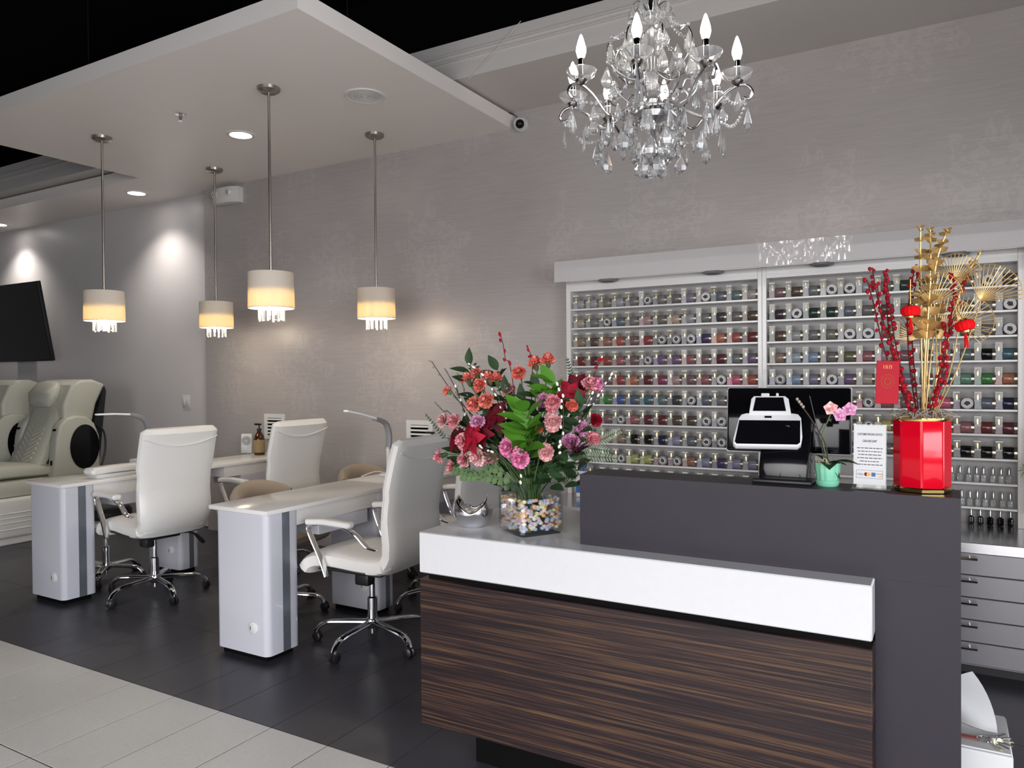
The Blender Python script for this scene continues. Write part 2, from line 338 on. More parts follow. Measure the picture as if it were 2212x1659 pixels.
# ================================================================ setting
WY = 4.62; WW = 4.714; ZC = 3.156
XL, XR, YF, ZD = -11.2, 3.4, -3.4, 4.4
fl = struct('floor', MB().box(XL, XR, YF, 4.8, -.1, -.0014), 'grout_dark')
TX = .3054; x_ref = -4.192
lt = mesh_of('tile', MB().rbox(-.1502, .1502, -.3023, .3023, -.01, 0, .0006, 1), 'light_tile', False)
dt = mesh_of('tile', MB().rbox(-.1514, .1514, -.3175, .3175, -.01, 0, .0006, 1), 'dark_tile', False)
for k in range(-23, 25):
    for j in range(4):
        xc = x_ref+TX*(k+.5)
        if XL < xc-.15 and xc+.15 < XR: link('tile', dt, fl, (xc, 2.12+.6375*(j+.5), 0))
rest = MB(); ng = MB()
for k in range(-23, 25):
    xc = x_ref+TX*(k+.5)
    if not (XL < xc-.15 and xc+.15 < XR): continue
    for j in range(9):
        yc = 2.12-.61*(j+.5)
        if -12 < k < 15 and j < 3: link('tile', lt, fl, (xc, yc, 0))
        else: rest.box(xc-.1512, xc+.1512, yc-.3035, yc+.3035, -.01, 0)
o = obj('far_tiles', rest, 'light_tile', fl, smooth=False); o['kind'] = 'stuff'
def wall(name, m, *boxes):
    mb = MB()
    for b in boxes: mb.box(*b)
    return struct(name, mb, m)
wall('wall_back', 'damask_wallpaper', (-5.945, XR, WY, WY+.25, 0, 3.271))
wall('wall_far', 'white_wall_paint', (XL, -5.9, WW, WW+.16, 0, 3.5))
wall('wall_upper', 'black_deck', (XL, XR, WY+.02, WY+.2, 3.52, ZD), (XL, XL+.1, YF, WY, 3.3, ZD), (XR-.1, XR, YF, WY, 3.3, ZD), (XL, XR, YF, YF+.1, 3.3, ZD))
wall('wall_left', 'grey_wall_paint', (XL-.1, XL, YF, WW, 0, ZD))
wall('wall_right', 'grey_wall_paint', (XR, XR+.1, YF, -2.9, 0, ZD), (XR, XR+.1, .9, WY+.2, 0, ZD), (XR, XR+.1, -2.9, .9, 0, .35), (XR, XR+.1, -2.9, .9, 2.85, ZD))
wall('wall_front', 'grey_wall_paint', (XL, -3.7, YF-.1, YF, 0, ZD), (2.5, XR, YF-.1, YF, 0, ZD), (-3.7, 2.5, YF-.1, YF, 0, .35), (-3.7, 2.5, YF-.1, YF, 2.95, ZD))
wf = struct('window_1', MB(), 'dark_plastic')
for i, (a, b) in enumerate(((-3.7, -3.62), (-1.65, -1.57), (.4, .48), (2.42, 2.5))): obj('window_frame', MB().box(a, b, YF-.08, YF-.02, .35, 2.95), 'dark_plastic', wf)
wf = struct('window_2', MB(), 'dark_plastic')
for a in (-2.9, -1.04, .82): obj('window_frame', MB().box(XR+.02, XR+.08, a, a+.08, .35, 2.85), 'dark_plastic', wf)
wall('ceiling', 'black_deck', (XL, XR, YF, WY+.3, ZD, ZD+.1))
# suspended panel, L-shaped, below the black deck
mb = MB().prism([(-2.636, 2.582), (-2.636, WY), (-5.945, WY), (-5.945, WW), (XL, WW), (XL, 4.05), (-6.06, 4.05), (-6.06, 2.582)], ZC, 3.252, 'z')
o = struct('ceiling', mb, 'ceiling_paint')
# bulkhead over the back wall with its two thin mouldings
tr = wall('trim_1', 'bulkhead_paint', (XL, XR, 3.92, WY+.2, 3.271, 3.51))
for z in (3.385, 3.425): obj('moulding', MB().box(XL, XR, 3.908, 3.92, z, z+.012), 'bulkhead_paint', tr)
# ================================================================ ceiling fixtures
def pendant(x, y, label):
    t = thing('pendant_lamp', label, 'pendant lamp', (x, y, ZC), 0, 'drum pendant lamps under the dropped ceiling')
    obj('canopy', MB().lathe([(.0, -.03), (.05, -.029), (.066, -.018), (.068, 0), (.02, 0)], 24), 'brushed_nickel', t)
    obj('rod', MB().tube([(0, 0, -.02), (0, 0, -1.12)], .008, 10), 'brushed_nickel', t)
    z1, z0, r = -1.11, -1.325, .136
    sh = obj('shade', MB().lathe([(r-.004, z0), (r, z0), (r-.003, z1), (r-.007, z1), (r-.004, z0)], 40, caps=False), 'lamp_shade_fabric', t)
    obj('shade_rim', MB().tube([(r*math.cos(a), r*math.sin(a), z0+.002) for a in [2*PI*i/36 for i in range(36)]], .0022, 6, True), 'soft_white', sh)
    obj('spider', MB().tube([(-r+.005, 0, z1-.01), (r-.005, 0, z1-.01)], .003, 6).tube([(0, -r+.005, z1-.01), (0, r-.005, z1-.01)], .003, 6).tube([(0, 0, -1.1), (0, 0, -1.2)], .016, 10), 'brushed_nickel', sh)
    obj('light_stop_plate', MB().lathe([(0, z0+.092), (r-.026, z0+.092), (r-.026, z0+.096), (0, z0+.096)], 32), 'soft_white', t)  # unseen opaque disc, added so only the lower half of the shade glows
    obj('bulb', MB().ball((0, 0, z0+.055), (.028, .028, .038)), 'pendant_bulb', t)
    cm = mesh_of('crystal_rod', MB().rbox(-.008, .008, -.004, .004, -.115, 0, .002, 1), 'crystal', False)
    for i in range(14):
        a = 2*PI*i/14; link('crystal_rod', cm, t, (.073*math.cos(a), .073*math.sin(a), z0+.045-.004*(i % 3)), (0, 0, a+PI/2))
    l = bpy.data.lights.new('pendant_glow', 'POINT'); l.energy = 7; l.color = (1, .88, .66); l.shadow_soft_size = .05
    lo = bpy.data.objects.new('pendant_glow', l); col.objects.link(lo); lo.parent = t; lo.location = (0, 0, z0+.0)
pendant(-3.512, 3.197, 'tall drum pendant lamp nearest the ceiling panel front edge, second station row')
pendant(-3.54, 4.198, 'drum pendant lamp with crystal fringe, rightmost, nearest the chandelier')
pendant(-5.25, 3.226, 'drum pendant lamp with crystal fringe, leftmost, beside the wall television')
pendant(-5.265, 4.2, 'drum pendant lamp hanging in front of the white wall corner and emergency light')
def downlight(x, y, label, power=26):
    t = thing('downlight', label, 'ceiling light', (x, y, ZC), 0, 'recessed ceiling downlights')
    obj('trim_ring', MB().lathe([(.072, -.002), (.078, -.007), (.098, -.006), (.102, 0), (.072, 0), (.072, -.002)], 32, caps=False), 'soft_white', t)
    obj('lens', MB().lathe([(.0, -.0045), (.073, -.0035), (.073, -.001)], 32), 'lamp_lens', t)
    l = bpy.data.lights.new('downlight_beam', 'SPOT'); l.energy = power; l.color = (1, .95, .88); l.spot_size = math.radians(115); l.spot_blend = .8; l.shadow_soft_size = .06
    lo = bpy.data.objects.new('downlight_beam', l); col.objects.link(lo); lo.parent = t; lo.location = (0, 0, -.02)
K = .94286
downlight(-4.625*K, 3.932*K, 'large round recessed downlight in the middle of the ceiling panel')
downlight(-6.963*K, 4.627*K, 'round recessed downlight close to the bright white wall', 62)
downlight(-9.75*K, 4.74*K-.03, 'recessed downlight at the far left edge above the television', 60)
t = thing('fire_sprinkler', 'small chrome fire sprinkler on the ceiling between two pendant canopies', 'sprinkler', (-4.607*K, 3.4*K, ZC))
obj('escutcheon', MB().lathe([(.01, 0), (.034, -.001), (.036, -.006), (.012, -.009)], 20), 'chrome', t)
obj('frame_arms', MB().tube(bez((-.012, 0, -.005), (-.02, 0, -.03), (0, 0, -.046)), .003, 6).tube(bez((.012, 0, -.005), (.02, 0, -.03), (0, 0, -.046)), .003, 6).tube([(0, 0, 0), (0, 0, -.046)], .003, 6), 'nickel_dark', t)
obj('deflector', MB().lathe([(.0, -.05), (.015, -.049), (.015, -.046), (0, -.046)], 12), 'chrome', t)
t = thing('ceiling_speaker', 'flat round white ceiling speaker grille to the right of the tall pendant', 'speaker', (-3.294*K, 3.812*K, ZC))
obj('rim', MB().lathe([(.105, -.004), (.118, -.008), (.126, -.004), (.127, 0), (.105, 0), (.105, -.004)], 40, caps=False), 'soft_white', t)
g = MB()
for k in range(1, 6): rr = .02*k; g.lathe([(rr-.009, -.002), (rr-.008, -.0045), (rr+.006, -.0045), (rr+.007, -.002)], 40, caps=False)
g.lathe([(0, -.001), (.106, -.001)], 40, caps=False); g.ball((0, 0, -.004), (.012, .012, .004))
obj('grille', g, 'soft_white', t)
def wire(p, q, label, m='grey_plastic', r=.0022, mid=None):
    pts = [p, q] if mid is None else bez(p, mid, q, 10)
    one('suspension_wire' if mid is None else 'loose_wire', MB().tube(pts, r, 6), m, label, 'wire')
wire((-4.45, 2.66, 3.25), (-4.45, 2.66, ZD), 'thin wire holding the ceiling panel front edge up to black deck', 'black_plastic')
wire((-2.75, 3.05, 3.25), (-2.75, 3.05, ZD), 'thin wire holding the ceiling panel right edge up to black deck', 'black_plastic')
wire((-7.0, 4.2, 3.25), (-7.0, 4.2, ZD), 'dark wire above the narrow ceiling strip at far left', 'nickel_dark')
wire(at_y(1125, 45, 3.90), at_y(1013, 170, 3.915), 'loose pale wire looping down the face of the bulkhead', 'soft_white', .002, (-2.25, 3.89, 3.43))
t = thing('security_camera', 'white dome security camera on wall at the ceiling panel corner', 'camera', (-2.56, WY, 3.17))
obj('base', MB().lathe([(.0, 0), (.05, 0), (.052, -.02), (.045, -.03), (.0, -.03)], 24, axis='y'), 'white_plastic', t)
obj('body', MB().ball((.012, -.055, -.008), (.046, .046, .046), 18, 12), 'white_plastic', t)
ln = obj('lens', MB().ball((.0225, -.074, -.0155), (.033, .033, .033), 18, 12), 'black_gloss', t)
obj('cable', MB().tube(bez((-.02, -.01, .04), (-.05, -.03, .09), (-.11, -.02, .10)), .003, 6), 'black_plastic', t)
t = thing('emergency_light', 'white two-headed emergency light box high on the wallpapered wall', 'emergency light', (-5.585, WY, 2.945))
poly = [(-.17, 0), (-.17, -.05), (-.10, -.085), (0, -.098), (.10, -.09), (.17, -.06), (.17, 0)]
obj('housing', MB().prism(poly, .03, .17, 'z', .006), 'soft_white', t)
for sx in (-1, 1):
    h = obj('lamp_head', MB().lathe([(.0, -.11), (.026, -.108), (.034, -.098), (.032, -.075), (.02, -.07)], 20, (sx*.095, 0, .115), 'y'), 'soft_white', t)
    obj('lamp_lens', MB().ball((sx*.095, -.108, .115), (.018, .008, .018)), 'chrome', h)
# ================================================================ wall items
t = thing('television', 'black flat television tilted down on the white wall', 'television', (-9.19, 4.66, 1.62))
M = Matrix.Translation((0, -.04, 0)) @ Matrix.Rotation(math.radians(9.5), 4, 'X')
obj('bezel', MB().rbox(-.76, .76, -.04, .0, 0, .87, .006).xf(M), 'black_plastic', t)
obj('screen', MB().box(-.745, .745, -.0425, -.0405, .02, .855).xf(M), 'black_gloss', t)
obj('mount', MB().box(-.15, .15, -.02, .05, .25, .55), 'dark_plastic', t)
t = thing('light_switch', 'white double light switch plate on the white wall', 'light switch', (-6.359, WW, 1.188))
obj('plate', MB().rbox(-.058, .058, -.007, 0, -.058, .058, .003), 'white_plastic', t)
for sx in (-1, 1): obj('rocker', MB().rbox(sx*.023-.016, sx*.023+.016, -.011, -.005, -.034, .034, .002), 'soft_white', t)
def vent(x, z, label):
    t = thing('wall_vent', label, 'vent', (x, WY, z), 0, 'white louvred wall vents')
    obj('plate', MB().box(-.125, .125, -.008, 0, .075, .11).box(-.125, .125, -.008, 0, -.11, -.075).box(-.125, -.085, -.008, 0, -.075, .075).box(.085, .125, -.008, 0, -.075, .075), 'white_plastic', t)
    obj('opening', MB().box(-.086, .086, -.002, -.0005, -.076, .076), 'black_gap', t)
    sm = mesh_of('slat', MB().box(-.086, .086, -.012, -.003, -.007, .007), 'white_plastic', False)
    for i in range(5): link('slat', sm, t, (0, 0, -.06+.03*i), (math.radians(-20), 0, 0))
vent(-5.05, .985, 'white louvred wall vent behind the amber pump bottle')
vent(-3.48, .965, 'white louvred wall vent behind the near white chair top')
# ================================================================ massage chairs
def massage_chair(x1, label):
    """side face at x1, facing -y; width .72"""
    t = thing('pedicure_chair', label, 'massage chair', (x1-.36, 3.7, 0), 0, 'cream pedicure massage chairs along the white wall')
    X = x1-.36; x0 = x1-.72
    def ob(n, mb, m, par=t): return obj(n, mb, m, par, True)
    b = ob('base', MB().rbox(x0, x1, 2.75, 4.35, .06, .40, .03, 3).rbox(x0+.03, x1-.03, 2.8, 4.3, 0, .07, .01, 1), 'soft_white')
    for z in (.13, .185, .225, .265): ob('band', MB().rbox(x0-.006, x1+.006, 2.74, 4.345, z, z+.014, .004, 1), 'white_plastic', b)
    ob('seat_support', MB().rbox(x0+.06, x1-.04, 3.15, 4.25, .40, .54, .03), 'cream_leather')
    ob('seat', MB().sweep([(X, 3.12, .57), (X, 3.25, .61), (X, 3.5, .61), (X, 3.8, .595)], [.56, .6, .6, .56], [.10, .13, .13, .12], (1, 0, 0)), 'cream_leather')
    bk = ob('backrest', MB().sweep([(X, 3.68, .60), (X, 3.76, .75), (X, 3.86, .98), (X, 3.93, 1.2), (X, 3.99, 1.33)], [.46, .46, .46, .46, .42], [.12, .13, .13, .12, .1], (1, 0, 0)), 'cream_leather')
    for i in range(13):
        f = i/12; y = 3.665+.24*f; z = .68+.50*f; mb = MB()
        mb.tube([(X-.13, y+.006, z+.03), (X, y-.025, z-.03), (X+.13, y+.006, z+.03)], .012, 8)
        ob('stitched_ridge', mb, 'cream_leather', bk)
    hood = [(3.86, .92), (3.86, 1.18), (3.94, 1.36), (4.03, 1.405), (4.14, 1.41), (4.25, 1.365), (4.245, 1.33), (4.17, 1.18), (4.11, .92)]
    ob('head_hood', MB().prism(hood, x0+.07, x1-.05, 'x', .03, 3), 'cream_leather')
    ob('hood_back', MB().prism([(4.235, 1.34), (4.25, 1.30), (4.17, .60), (4.10, .60), (4.11, .94)], x0+.05, x1-.03, 'x'), 'black_plastic')
    ob('head_pillow', MB().sweep([(X, 3.84, 1.20), (X, 3.85, 1.27), (X, 3.90, 1.355)], [.36, .40, .34], [.13, .15, .11], (1, 0, 0), 20, 2.6), 'cream_leather')
    wing = [(3.74, .53), (3.77, .88), (3.80, 1.0), (3.86, 1.06), (3.95, 1.08), (4.05, 1.065), (4.12, 1.0), (4.165, .88), (4.17, .53)]
    for a, bb, out in ((x1-.12, x1, 1), (x0, x0+.12, -1)):
        w = ob('side_wing', MB().prism(wing, a, bb, 'x', .025, 3), 'cream_leather')
        xs = bb if out > 0 else a
        ov = [(4.02+.135*math.cos(q), .79+.205*math.sin(q)) for q in [2*PI*i/28 for i in range(28)]]
        ob('oval_panel', MB().prism(ov, xs-.004, xs+.006*out+(.004 if out < 0 else 0), 'x'), 'black_gloss', w)
        for z, h in ((.955, .02), (.66, .045)): ob('slot', MB().rbox((a+bb)/2-.013, (a+bb)/2+.013, 3.735+(z-.53)*.086, 3.80, z-h/2, z+h/2, .004), 'black_gap', w)
    ob('hose', MB().tube(smooth_path([(x1-.02, 4.12, 1.0), (x1, 4.20, .92), (x1, 4.215, .75), (x1-.01, 4.17, .56)]), .009, 8), 'black_plastic')
massage_chair(-6.88, 'cream pedicure massage chair nearest the light switch, whole hood visible')
massage_chair(-7.95, 'cream pedicure massage chair cut by the left picture edge')
def pump_bottle(name, label, loc, r, h, m, headm, group=None):
    t = thing(name, label, 'pump bottle', loc, 0, group)
    bd = obj('body', MB().lathe([(0, 0), (r*.95, 0), (r, h*.04), (r, h*.50), (r*.8, h*.62), (r*.36, h*.74), (r*.33, h*.78), (0, h*.78)], 24), m, t)
    obj('pump_collar', MB().lathe([(0, h*.77), (r*.42, h*.77), (r*.42, h*.83), (r*.2, h*.85), (r*.14, h*.86), (r*.14, h*.95), (0, h*.95)], 16), headm, t)
    obj('pump_nozzle', MB().rbox(-r*1.15, r*.45, -r*.2, r*.2, h*.94, h, r*.08), headm, t)
    return t, bd
pump_bottle('lotion_bottle', 'white plastic lotion pump bottle beside the pedicure chair seat', (-7.73, 3.86, .612), .042, .17, 'white_plastic', 'white_plastic')
t_ = one('arm_tray', MB().rbox(-7.87, -7.63, 3.70, 4.0, .585, .612, .008), 'cream_leather', 'small cream tray between the two pedicure chairs', 'tray')
obj('tray_post', MB().box(-7.775, -7.735, 3.8, 3.88, 0, .586), 'cream_leather', t_, True)
# ================================================================ manicure tables
def manicure_table(x1, y0, y1, label, first):
    """right edge of the top at x1; near end y0, far end y1"""
    x0 = x1-.43; t = thing('manicure_table', label, 'table', ((x0+x1)/2, (y0+y1)/2, 0), 0, 'white manicure tables')
    def ob(n, mb, m, par=t, lab=None): return obj(n, mb, m, par, True, lab)
    ob('tabletop', MB().rbox(x0, x1, y0-.005, y1, .737, .76, .005, 2), 'table_top_white')
    ped = ([(y0+.002, y0+.222)] if first else []) + [(y1-.19, y1-.022)]
    for i, (a, b) in enumerate(ped):
        p = ob('pedestal', MB().rbox(x0+.04, x1-.013, a, b, .035, .736, .035, 5, True), 'white_laminate')
        ob('plinth', MB().box(x0+.06, x1-.05, a+.03, b-.02, 0, .036), 'black_gap', p)
        l = b-a; ob('stripe', MB().box(x1-.0145, x1-.0115, a+l*.46, a+l*.68, .036, .735), 'steel_stripe', p, 'grey metallic stripe')
        c = ob('cable_cap', MB().lathe([(0, -.008), (.026, -.008), (.031, -.005), (.031, .002), (0, .002)], 24, ((x0+x1)/2+.105, a, .17), 'y'), 'white_plastic', p)
        ob('keyhole', MB().rbox((x0+x1)/2+.087, (x0+x1)/2+.091, a-.0095, a-.007, .160, .178, .001, 1), 'black_gap', c)
    ob('apron', MB().box(x0+.06, x1-.02, y0+.2, y1-.15, .655, .738), 'table_top_white')
    ob('drawer', MB().rbox(x0+.08, x1-.017, y0+.36, y1-.26, .575, .655, .004, 1), 'white_laminate')
for x1, n in ((-2.868, 'nearest the reception desk'), (-4.73, 'nearest the pedicure chairs')):
    d = .0 if x1 > -4 else .05
    manicure_table(x1, 2.57+d, 3.585+d, 'front white manicure table in the row '+n, 1)
    manicure_table(x1, 3.59+d, 4.58, 'rear white manicure table by the wallpaper wall, row '+n, 0)
def desk_lamp(loc, rz, label, reach=.25, h=.40, tilt=0, tray=True):
    t = thing('desk_lamp', label, 'lamp', loc, rz, 'white bar lamps on the manicure tables')
    obj('base', MB().rbox(-.05, .05, -.04, .04, 0, .02, .008), 'white_plastic', t)
    if tray: obj('tray', MB().rbox(-.045, .045, -.11, -.045, .015, .08, .006), 'white_plastic', t)
    obj('post', MB().tube([(0, 0, .015), (0, 0, h*.5)], .015, 12), 'white_plastic', t)
    obj('flexible_neck', MB().sweep(smooth_path([(0, 0, h*.48), (0, .005, h*.72), (0, -.025, h*.9), (0, -.10, h*.985), (0, -.135, h)], 5), .045, .026, (1, 0, 0), 12), 'grey_plastic', t)
    obj('light_bar', MB().sweep([(0, -.12, h), (0, -.12-reach*.5, h+.01+tilt*.5), (0, -.12-reach, h+.012+tilt)], .04, .013, (1, 0, 0), 12), 'led_bar', t)
desk_lamp((-5.0, 3.375, .76), 0, 'white bar desk lamp on manicure table in front of pedicure chair', .25)
desk_lamp((-3.15, 3.84, .76), 0, 'white bar desk lamp rising behind the nearest white chair', .28, .385, .05, False)
def hand_rest(loc, label):
    t = thing('hand_rest', label, 'cushion', loc, 0, 'white arm cushions on the tables')
    obj('pad', MB().sweep([(0, -.18, .045), (0, -.06, .05), (0, .06, .05), (0, .18, .045)], .12, .05, (1, 0, 0)), 'white_leather', t)
    obj('stand', MB().rbox(-.05, .05, -.16, .16, 0, .024, .004), 'white_plastic', t)
hand_rest((-4.86, 3.05, .76), 'white padded arm cushion on the table nearest the pedicure chairs')
t = thing('desk_fan', 'small white square fan standing beside the amber bottle', 'fan', (-5.2, 4.44, .76), math.radians(38))
obj('housing', MB().rbox(-.045, .045, -.025, .025, 0, .17, .008).xf(Matrix.Rotation(-.12, 4, 'X')), 'white_plastic', t)
g = MB()
for r in (.012, .02, .028, .036): g.tube([(r*math.cos(a), -.028, .11+r*math.sin(a)) for a in [2*PI*i/20 for i in range(20)]], .002, 5, True)
obj('grille', g.xf(Matrix.Rotation(-.12, 4, 'X')), 'grey_plastic', t)
t, bd = pump_bottle('amber_bottle', 'amber pump bottle with tan label on the rear table', (-5.02, 4.42, .76), .045, .265, 'amber', 'black_plastic')
obj('bottle_label', MB().lathe([(.0455, .022), (.0458, .025), (.0458, .125), (.0455, .128)], 24, caps=False), 'kraft_label', bd)
pump_bottle('amber_bottle', 'dark pump bottle whose black nozzle shows above the nearest chair', (-3.22, 4.42, .76), .045, .25, 'amber', 'black_plastic')
one('white_cable', MB().tube(smooth_path([(-3.28, 3.72, .765), (-3.24, 3.82, .79), (-3.2, 3.9, .77), (-3.22, 3.98, .79), (-3.15, 4.06, .768), (-3.05, 4.0, .766)]), .004, 6), 'white_plastic', 'coiled white cable lying on the table nearest reception', 'cable')
# ================================================================ chairs
def star_base(t, hub_z=.115, r=.31, rot=0, m='chrome', top=.42):
    for i in range(5):
        a = rot+2*PI*i/5; c, s = math.cos(a), math.sin(a)
        P = [(.03, hub_z), (.16, hub_z-.005), (.25, hub_z-.012), (.295, hub_z-.035), (.315, hub_z-.065)]
        P = smooth_path([(q*c*r/.31, q*s*r/.31, z) for q, z in P], 4)
        lg = obj('leg', MB().sweep(P, [.05-.016*i/(len(P)-1) for i in range(len(P))], .024, (-s, c, 0), 12, 2.4), m, t)
        x, y = r*c, r*s
        w = MB()
        for k in (-1, 1): w.lathe([(0, -.009), (.02, -.009), (.026, -.005), (.026, .005), (.02, .009), (0, .009)], 16, (x+.012*k*-s*1, y+.012*k*c, .026), 'x' if abs(s) > abs(c) else 'y')
        obj('caster', w.rbox(x-.014, x+.014, y-.014, y+.014, .03, .06, .006, 1), 'black_plastic', lg)
    obj('hub', MB().lathe([(0, hub_z-.06), (.014, hub_z-.06), (.014, hub_z-.035), (.026, hub_z-.03), (.034, hub_z-.02), (.036, hub_z+.018), (.03, hub_z+.02), (0, hub_z+.02)], 20), m, t)
    obj('gas_lift', MB().lathe([(.026, hub_z), (.026, hub_z+.13), (.021, hub_z+.135), (.015, hub_z+.136), (.015, top)], 18), m, t)
def task_chair(loc, rz, label, legrot=.3):
    """faces +x locally"""
    t = thing('office_chair', label, 'chair', loc, rz, 'white leather office chairs at the manicure tables')
    obj('seat', MB().sweep(smooth_path([(-.23, 0, .475), (-.1, 0, .468), (.12, 0, .478), (.22, 0, .462), (.262, 0, .425)], 4), [.47]*9+[.49]*4+[.5]*4, .10), 'white_leather', t)
    bk = obj('backrest', MB().sweep(smooth_path([(-.13, 0, .455), (-.215, 0, .47), (-.262, 0, .56), (-.255, 0, .70), (-.275, 0, .86), (-.315, 0, 1.02), (-.335, 0, 1.085)], 4), [.46]*8+[.48]*8+[.50]*9, [.085]*12+[.075]*13), 'white_leather', t)
    obj('seam', MB().tube([(-.363+.014*(1-(2*i/16-1)**2), -.235+.47*i/16, 1.045-.05*(1-(2*i/16-1)**2)) for i in range(17)], .0035, 6), 'white_leather', bk)
    obj('back_fold', MB().tube([(-.222-.05, -.2+.4*i/10, .50) for i in range(11)], .004, 6), 'white_leather', bk)
    for s in (-1, 1):
        y = .265*s
        ar = obj('armrest', MB().sweep(smooth_path([(.08, y, .41), (.12, y, .50), (.185, y*1.03, .635), (.17, y*1.03, .665), (.10, y*1.03, .672), (-.03, y*1.03, .668), (-.11, y*1.02, .64), (-.17, y*.99, .585), (-.225, y*.95, .57)], 4), .035, .011, (0, 1, 0), 12, 3), 'chrome', t)
        obj('arm_pad', MB().sweep([(.185, y*1.03, .682), (.08, y*1.03, .69), (-.08, y*1.03, .683)], .055, .032), 'white_leather', ar)
    obj('mechanism', MB().rbox(-.13, .12, -.11, .11, .385, .43, .01).rbox(-.03, .06, .01, .075, .32, .39, .012).rbox(-.2, .2, -.19, .19, .415, .43, .005), 'black_plastic', t)
    lv = obj('tilt_lever', MB().tube(smooth_path([(-.05, -.08, .39), (-.06, -.20, .385), (-.07, -.25, .36)]), .006, 8), 'black_plastic', t)
    obj('lever_grip', MB().tube([(-.07, -.245, .365), (-.078, -.285, .315), (-.08, -.30, .30)], [.011, .015, .012], 10), 'black_plastic', lv)
    star_base(t, .115, .31, legrot)
PX = math.radians
task_chair((-4.47, 3.06, 0), PX(173), 'white leather office chair nearest the left front table, back turned', 1.75)
task_chair((-2.63, 3.06, 0), PX(183), 'white leather office chair beside the reception counter, nearest the camera', 1.58)
task_chair((-4.31, 3.88, 0), PX(179), 'white leather office chair at the rear of the left row', .5)
task_chair((-2.68, 3.80, 0), PX(180), 'white leather office chair hidden partly behind the flower arrangement', 1.05)
def client_chair(loc, rz, label, legrot=.2):
    t = thing('client_chair', label, 'chair', loc, rz, 'beige low-backed client chairs')
    obj('seat', MB().sweep([(-.2, 0, .46), (0, 0, .47), (.2, 0, .46)], [.42, .48, .44], [.09, .11, .09]), 'beige_leather', t)
    arc = [(-.25*math.cos(a), .25*math.sin(a), .645) for a in [PX(-62+124*i/14) for i in range(15)]]
    mb = MB(); n = 12; rings = []
    for i, p in enumerate(arc):
        a = PX(-62+124*i/14); e = math.sin(PI*(i+1.2)/16.4)**.5; rings.append((Vector(p), Vector((-math.cos(a), math.sin(a), 0)), e))
    vs = []; fs = []
    for p, nm, e in rings:
        for j in range(n):
            q = 2*PI*j/n; vs.append(p+nm*(.06*e*math.cos(q))+Vector((0, 0, .13*e*math.sin(q))))
    for i in range(len(rings)-1):
        for j in range(n): fs.append((i*n+j, i*n+(j+1) % n, (i+1)*n+(j+1) % n, (i+1)*n+j))
    fs += [tuple(range(n)), tuple((len(rings)-1)*n+j for j in range(n))]
    obj('backrest', mb.add(vs, fs), 'beige_leather', t)
    obj('back_support', MB().sweep([(-.1, 0, .42), (-.25, 0, .45), (-.31, 0, .60)], .08, .012), 'dark_plastic', t)
    star_base(t, .10, .27, legrot)
client_chair((-3.50, 3.24, 0), PX(4), 'beige low-backed client chair seen over the front of right row table', .35)
client_chair((-3.50, 4.16, 0), PX(-3), 'beige low-backed client chair near the wall, mostly hidden by table', .1)
t = thing('stool', 'dark round stool with chrome star base under the left front table', 'stool', (-5.12, 3.13, 0))
obj('seat', MB().lathe([(0, .44), (.15, .44), (.17, .46), (.17, .49), (.15, .515), (0, .52)], 28), 'dark_plastic', t)
star_base(t, .10, .26, .5, 'chrome', .45)
# ================================================================ reception desk
RX0, RX1 = -1.638, -.162; RF = 2.161; DF = 2.248; DB = 2.405; DX0, DX1 = -1.04, .039; ST, SB, BT = .858, .71, 1.09
t = thing('reception_desk', 'reception desk with white slab, dark striped wood front and grey raised ledge', 'reception desk', (-.8, 2.5, 0))
def ob(n, mb, m, par=t, lab=None): return obj(n, mb, m, par, True, lab)
ob('countertop', MB().rbox(RX0, RX1, RF, 2.80, SB, ST, .004, 1), 'white_quartz', t, 'thick white stone counter slab')
ob('shadow_gap', MB().box(RX0+.03, RX1-.005, RF+.02, 2.78, SB-.022, SB), 'black_gap')
ob('wood_panel', MB().rbox(RX0, RX1, RF+.004, 2.72, .165, SB-.022, .002, 1), 'zebra_wood_veneer', t, 'dark brown horizontally striped wood front')
ob('plinth', MB().box(-1.49, RX1, 2.30, 2.66, 0, .166), 'black_gap')
ob('ledge', MB().box(DX0, DX1, DF, DB, ST+.0002, BT), 'dark_laminate', t, 'charcoal raised ledge')
ob('end_panel', MB().box(RX1+.0005, DX1, DF, DB, 0, ST), 'dark_laminate', t, 'charcoal upright end panel')
ob('worktop', MB().box(-1.04, -.0, DB, 2.95, .70, .73), 'dark_laminate')
# ================================================================ wall display
SY = WY-.113; SZ0 = 1.850; SP = .1255; NSH = 10; BZ = .607
BAYS = [(-2.140, -.937, 'left bay'), (-.887, .322, 'right bay')]
VY = 4.36
def bay(x0, x1, nm, xa, xb):
    t = thing('display_shelf', 'white wall display shelf unit, '+nm+', filled with powder jars', 'shelf', ((x0+x1)/2, WY-.06, BZ))
    o = lambda n, mb, m: obj(n, mb, m, t, True)
    o('back_panel', MB().box(xa, xb, WY-.012, WY-.001, BZ+.02, 2.03), 'shelf_back')
    o('side_panel', MB().rbox(xa, x0, SY-.008, WY-.001, BZ+.02, 2.03, .002, 1), 'shelf_white')
    o('side_panel', MB().rbox(x1, xb, SY-.008, WY-.001, BZ+.02, 2.03, .002, 1), 'shelf_white')
    o('top_board', MB().box(x0, x1, SY-.008, WY-.012, 1.965, 2.03), 'shelf_white')
    for k in range(NSH): o('shelf_board', MB().rbox(x0, x1, SY, WY-.012, SZ0-SP*k-.0115, SZ0-SP*k, .0015, 1), 'shelf_white')
bay(*BAYS[0], -2.172, -.9125); bay(*BAYS[1], -.912, .352)
o = thing('end_cabinet', 'plain pale grey cabinet side at the right end of the display', 'cabinet', (.6, WY-.2, BZ+.02))
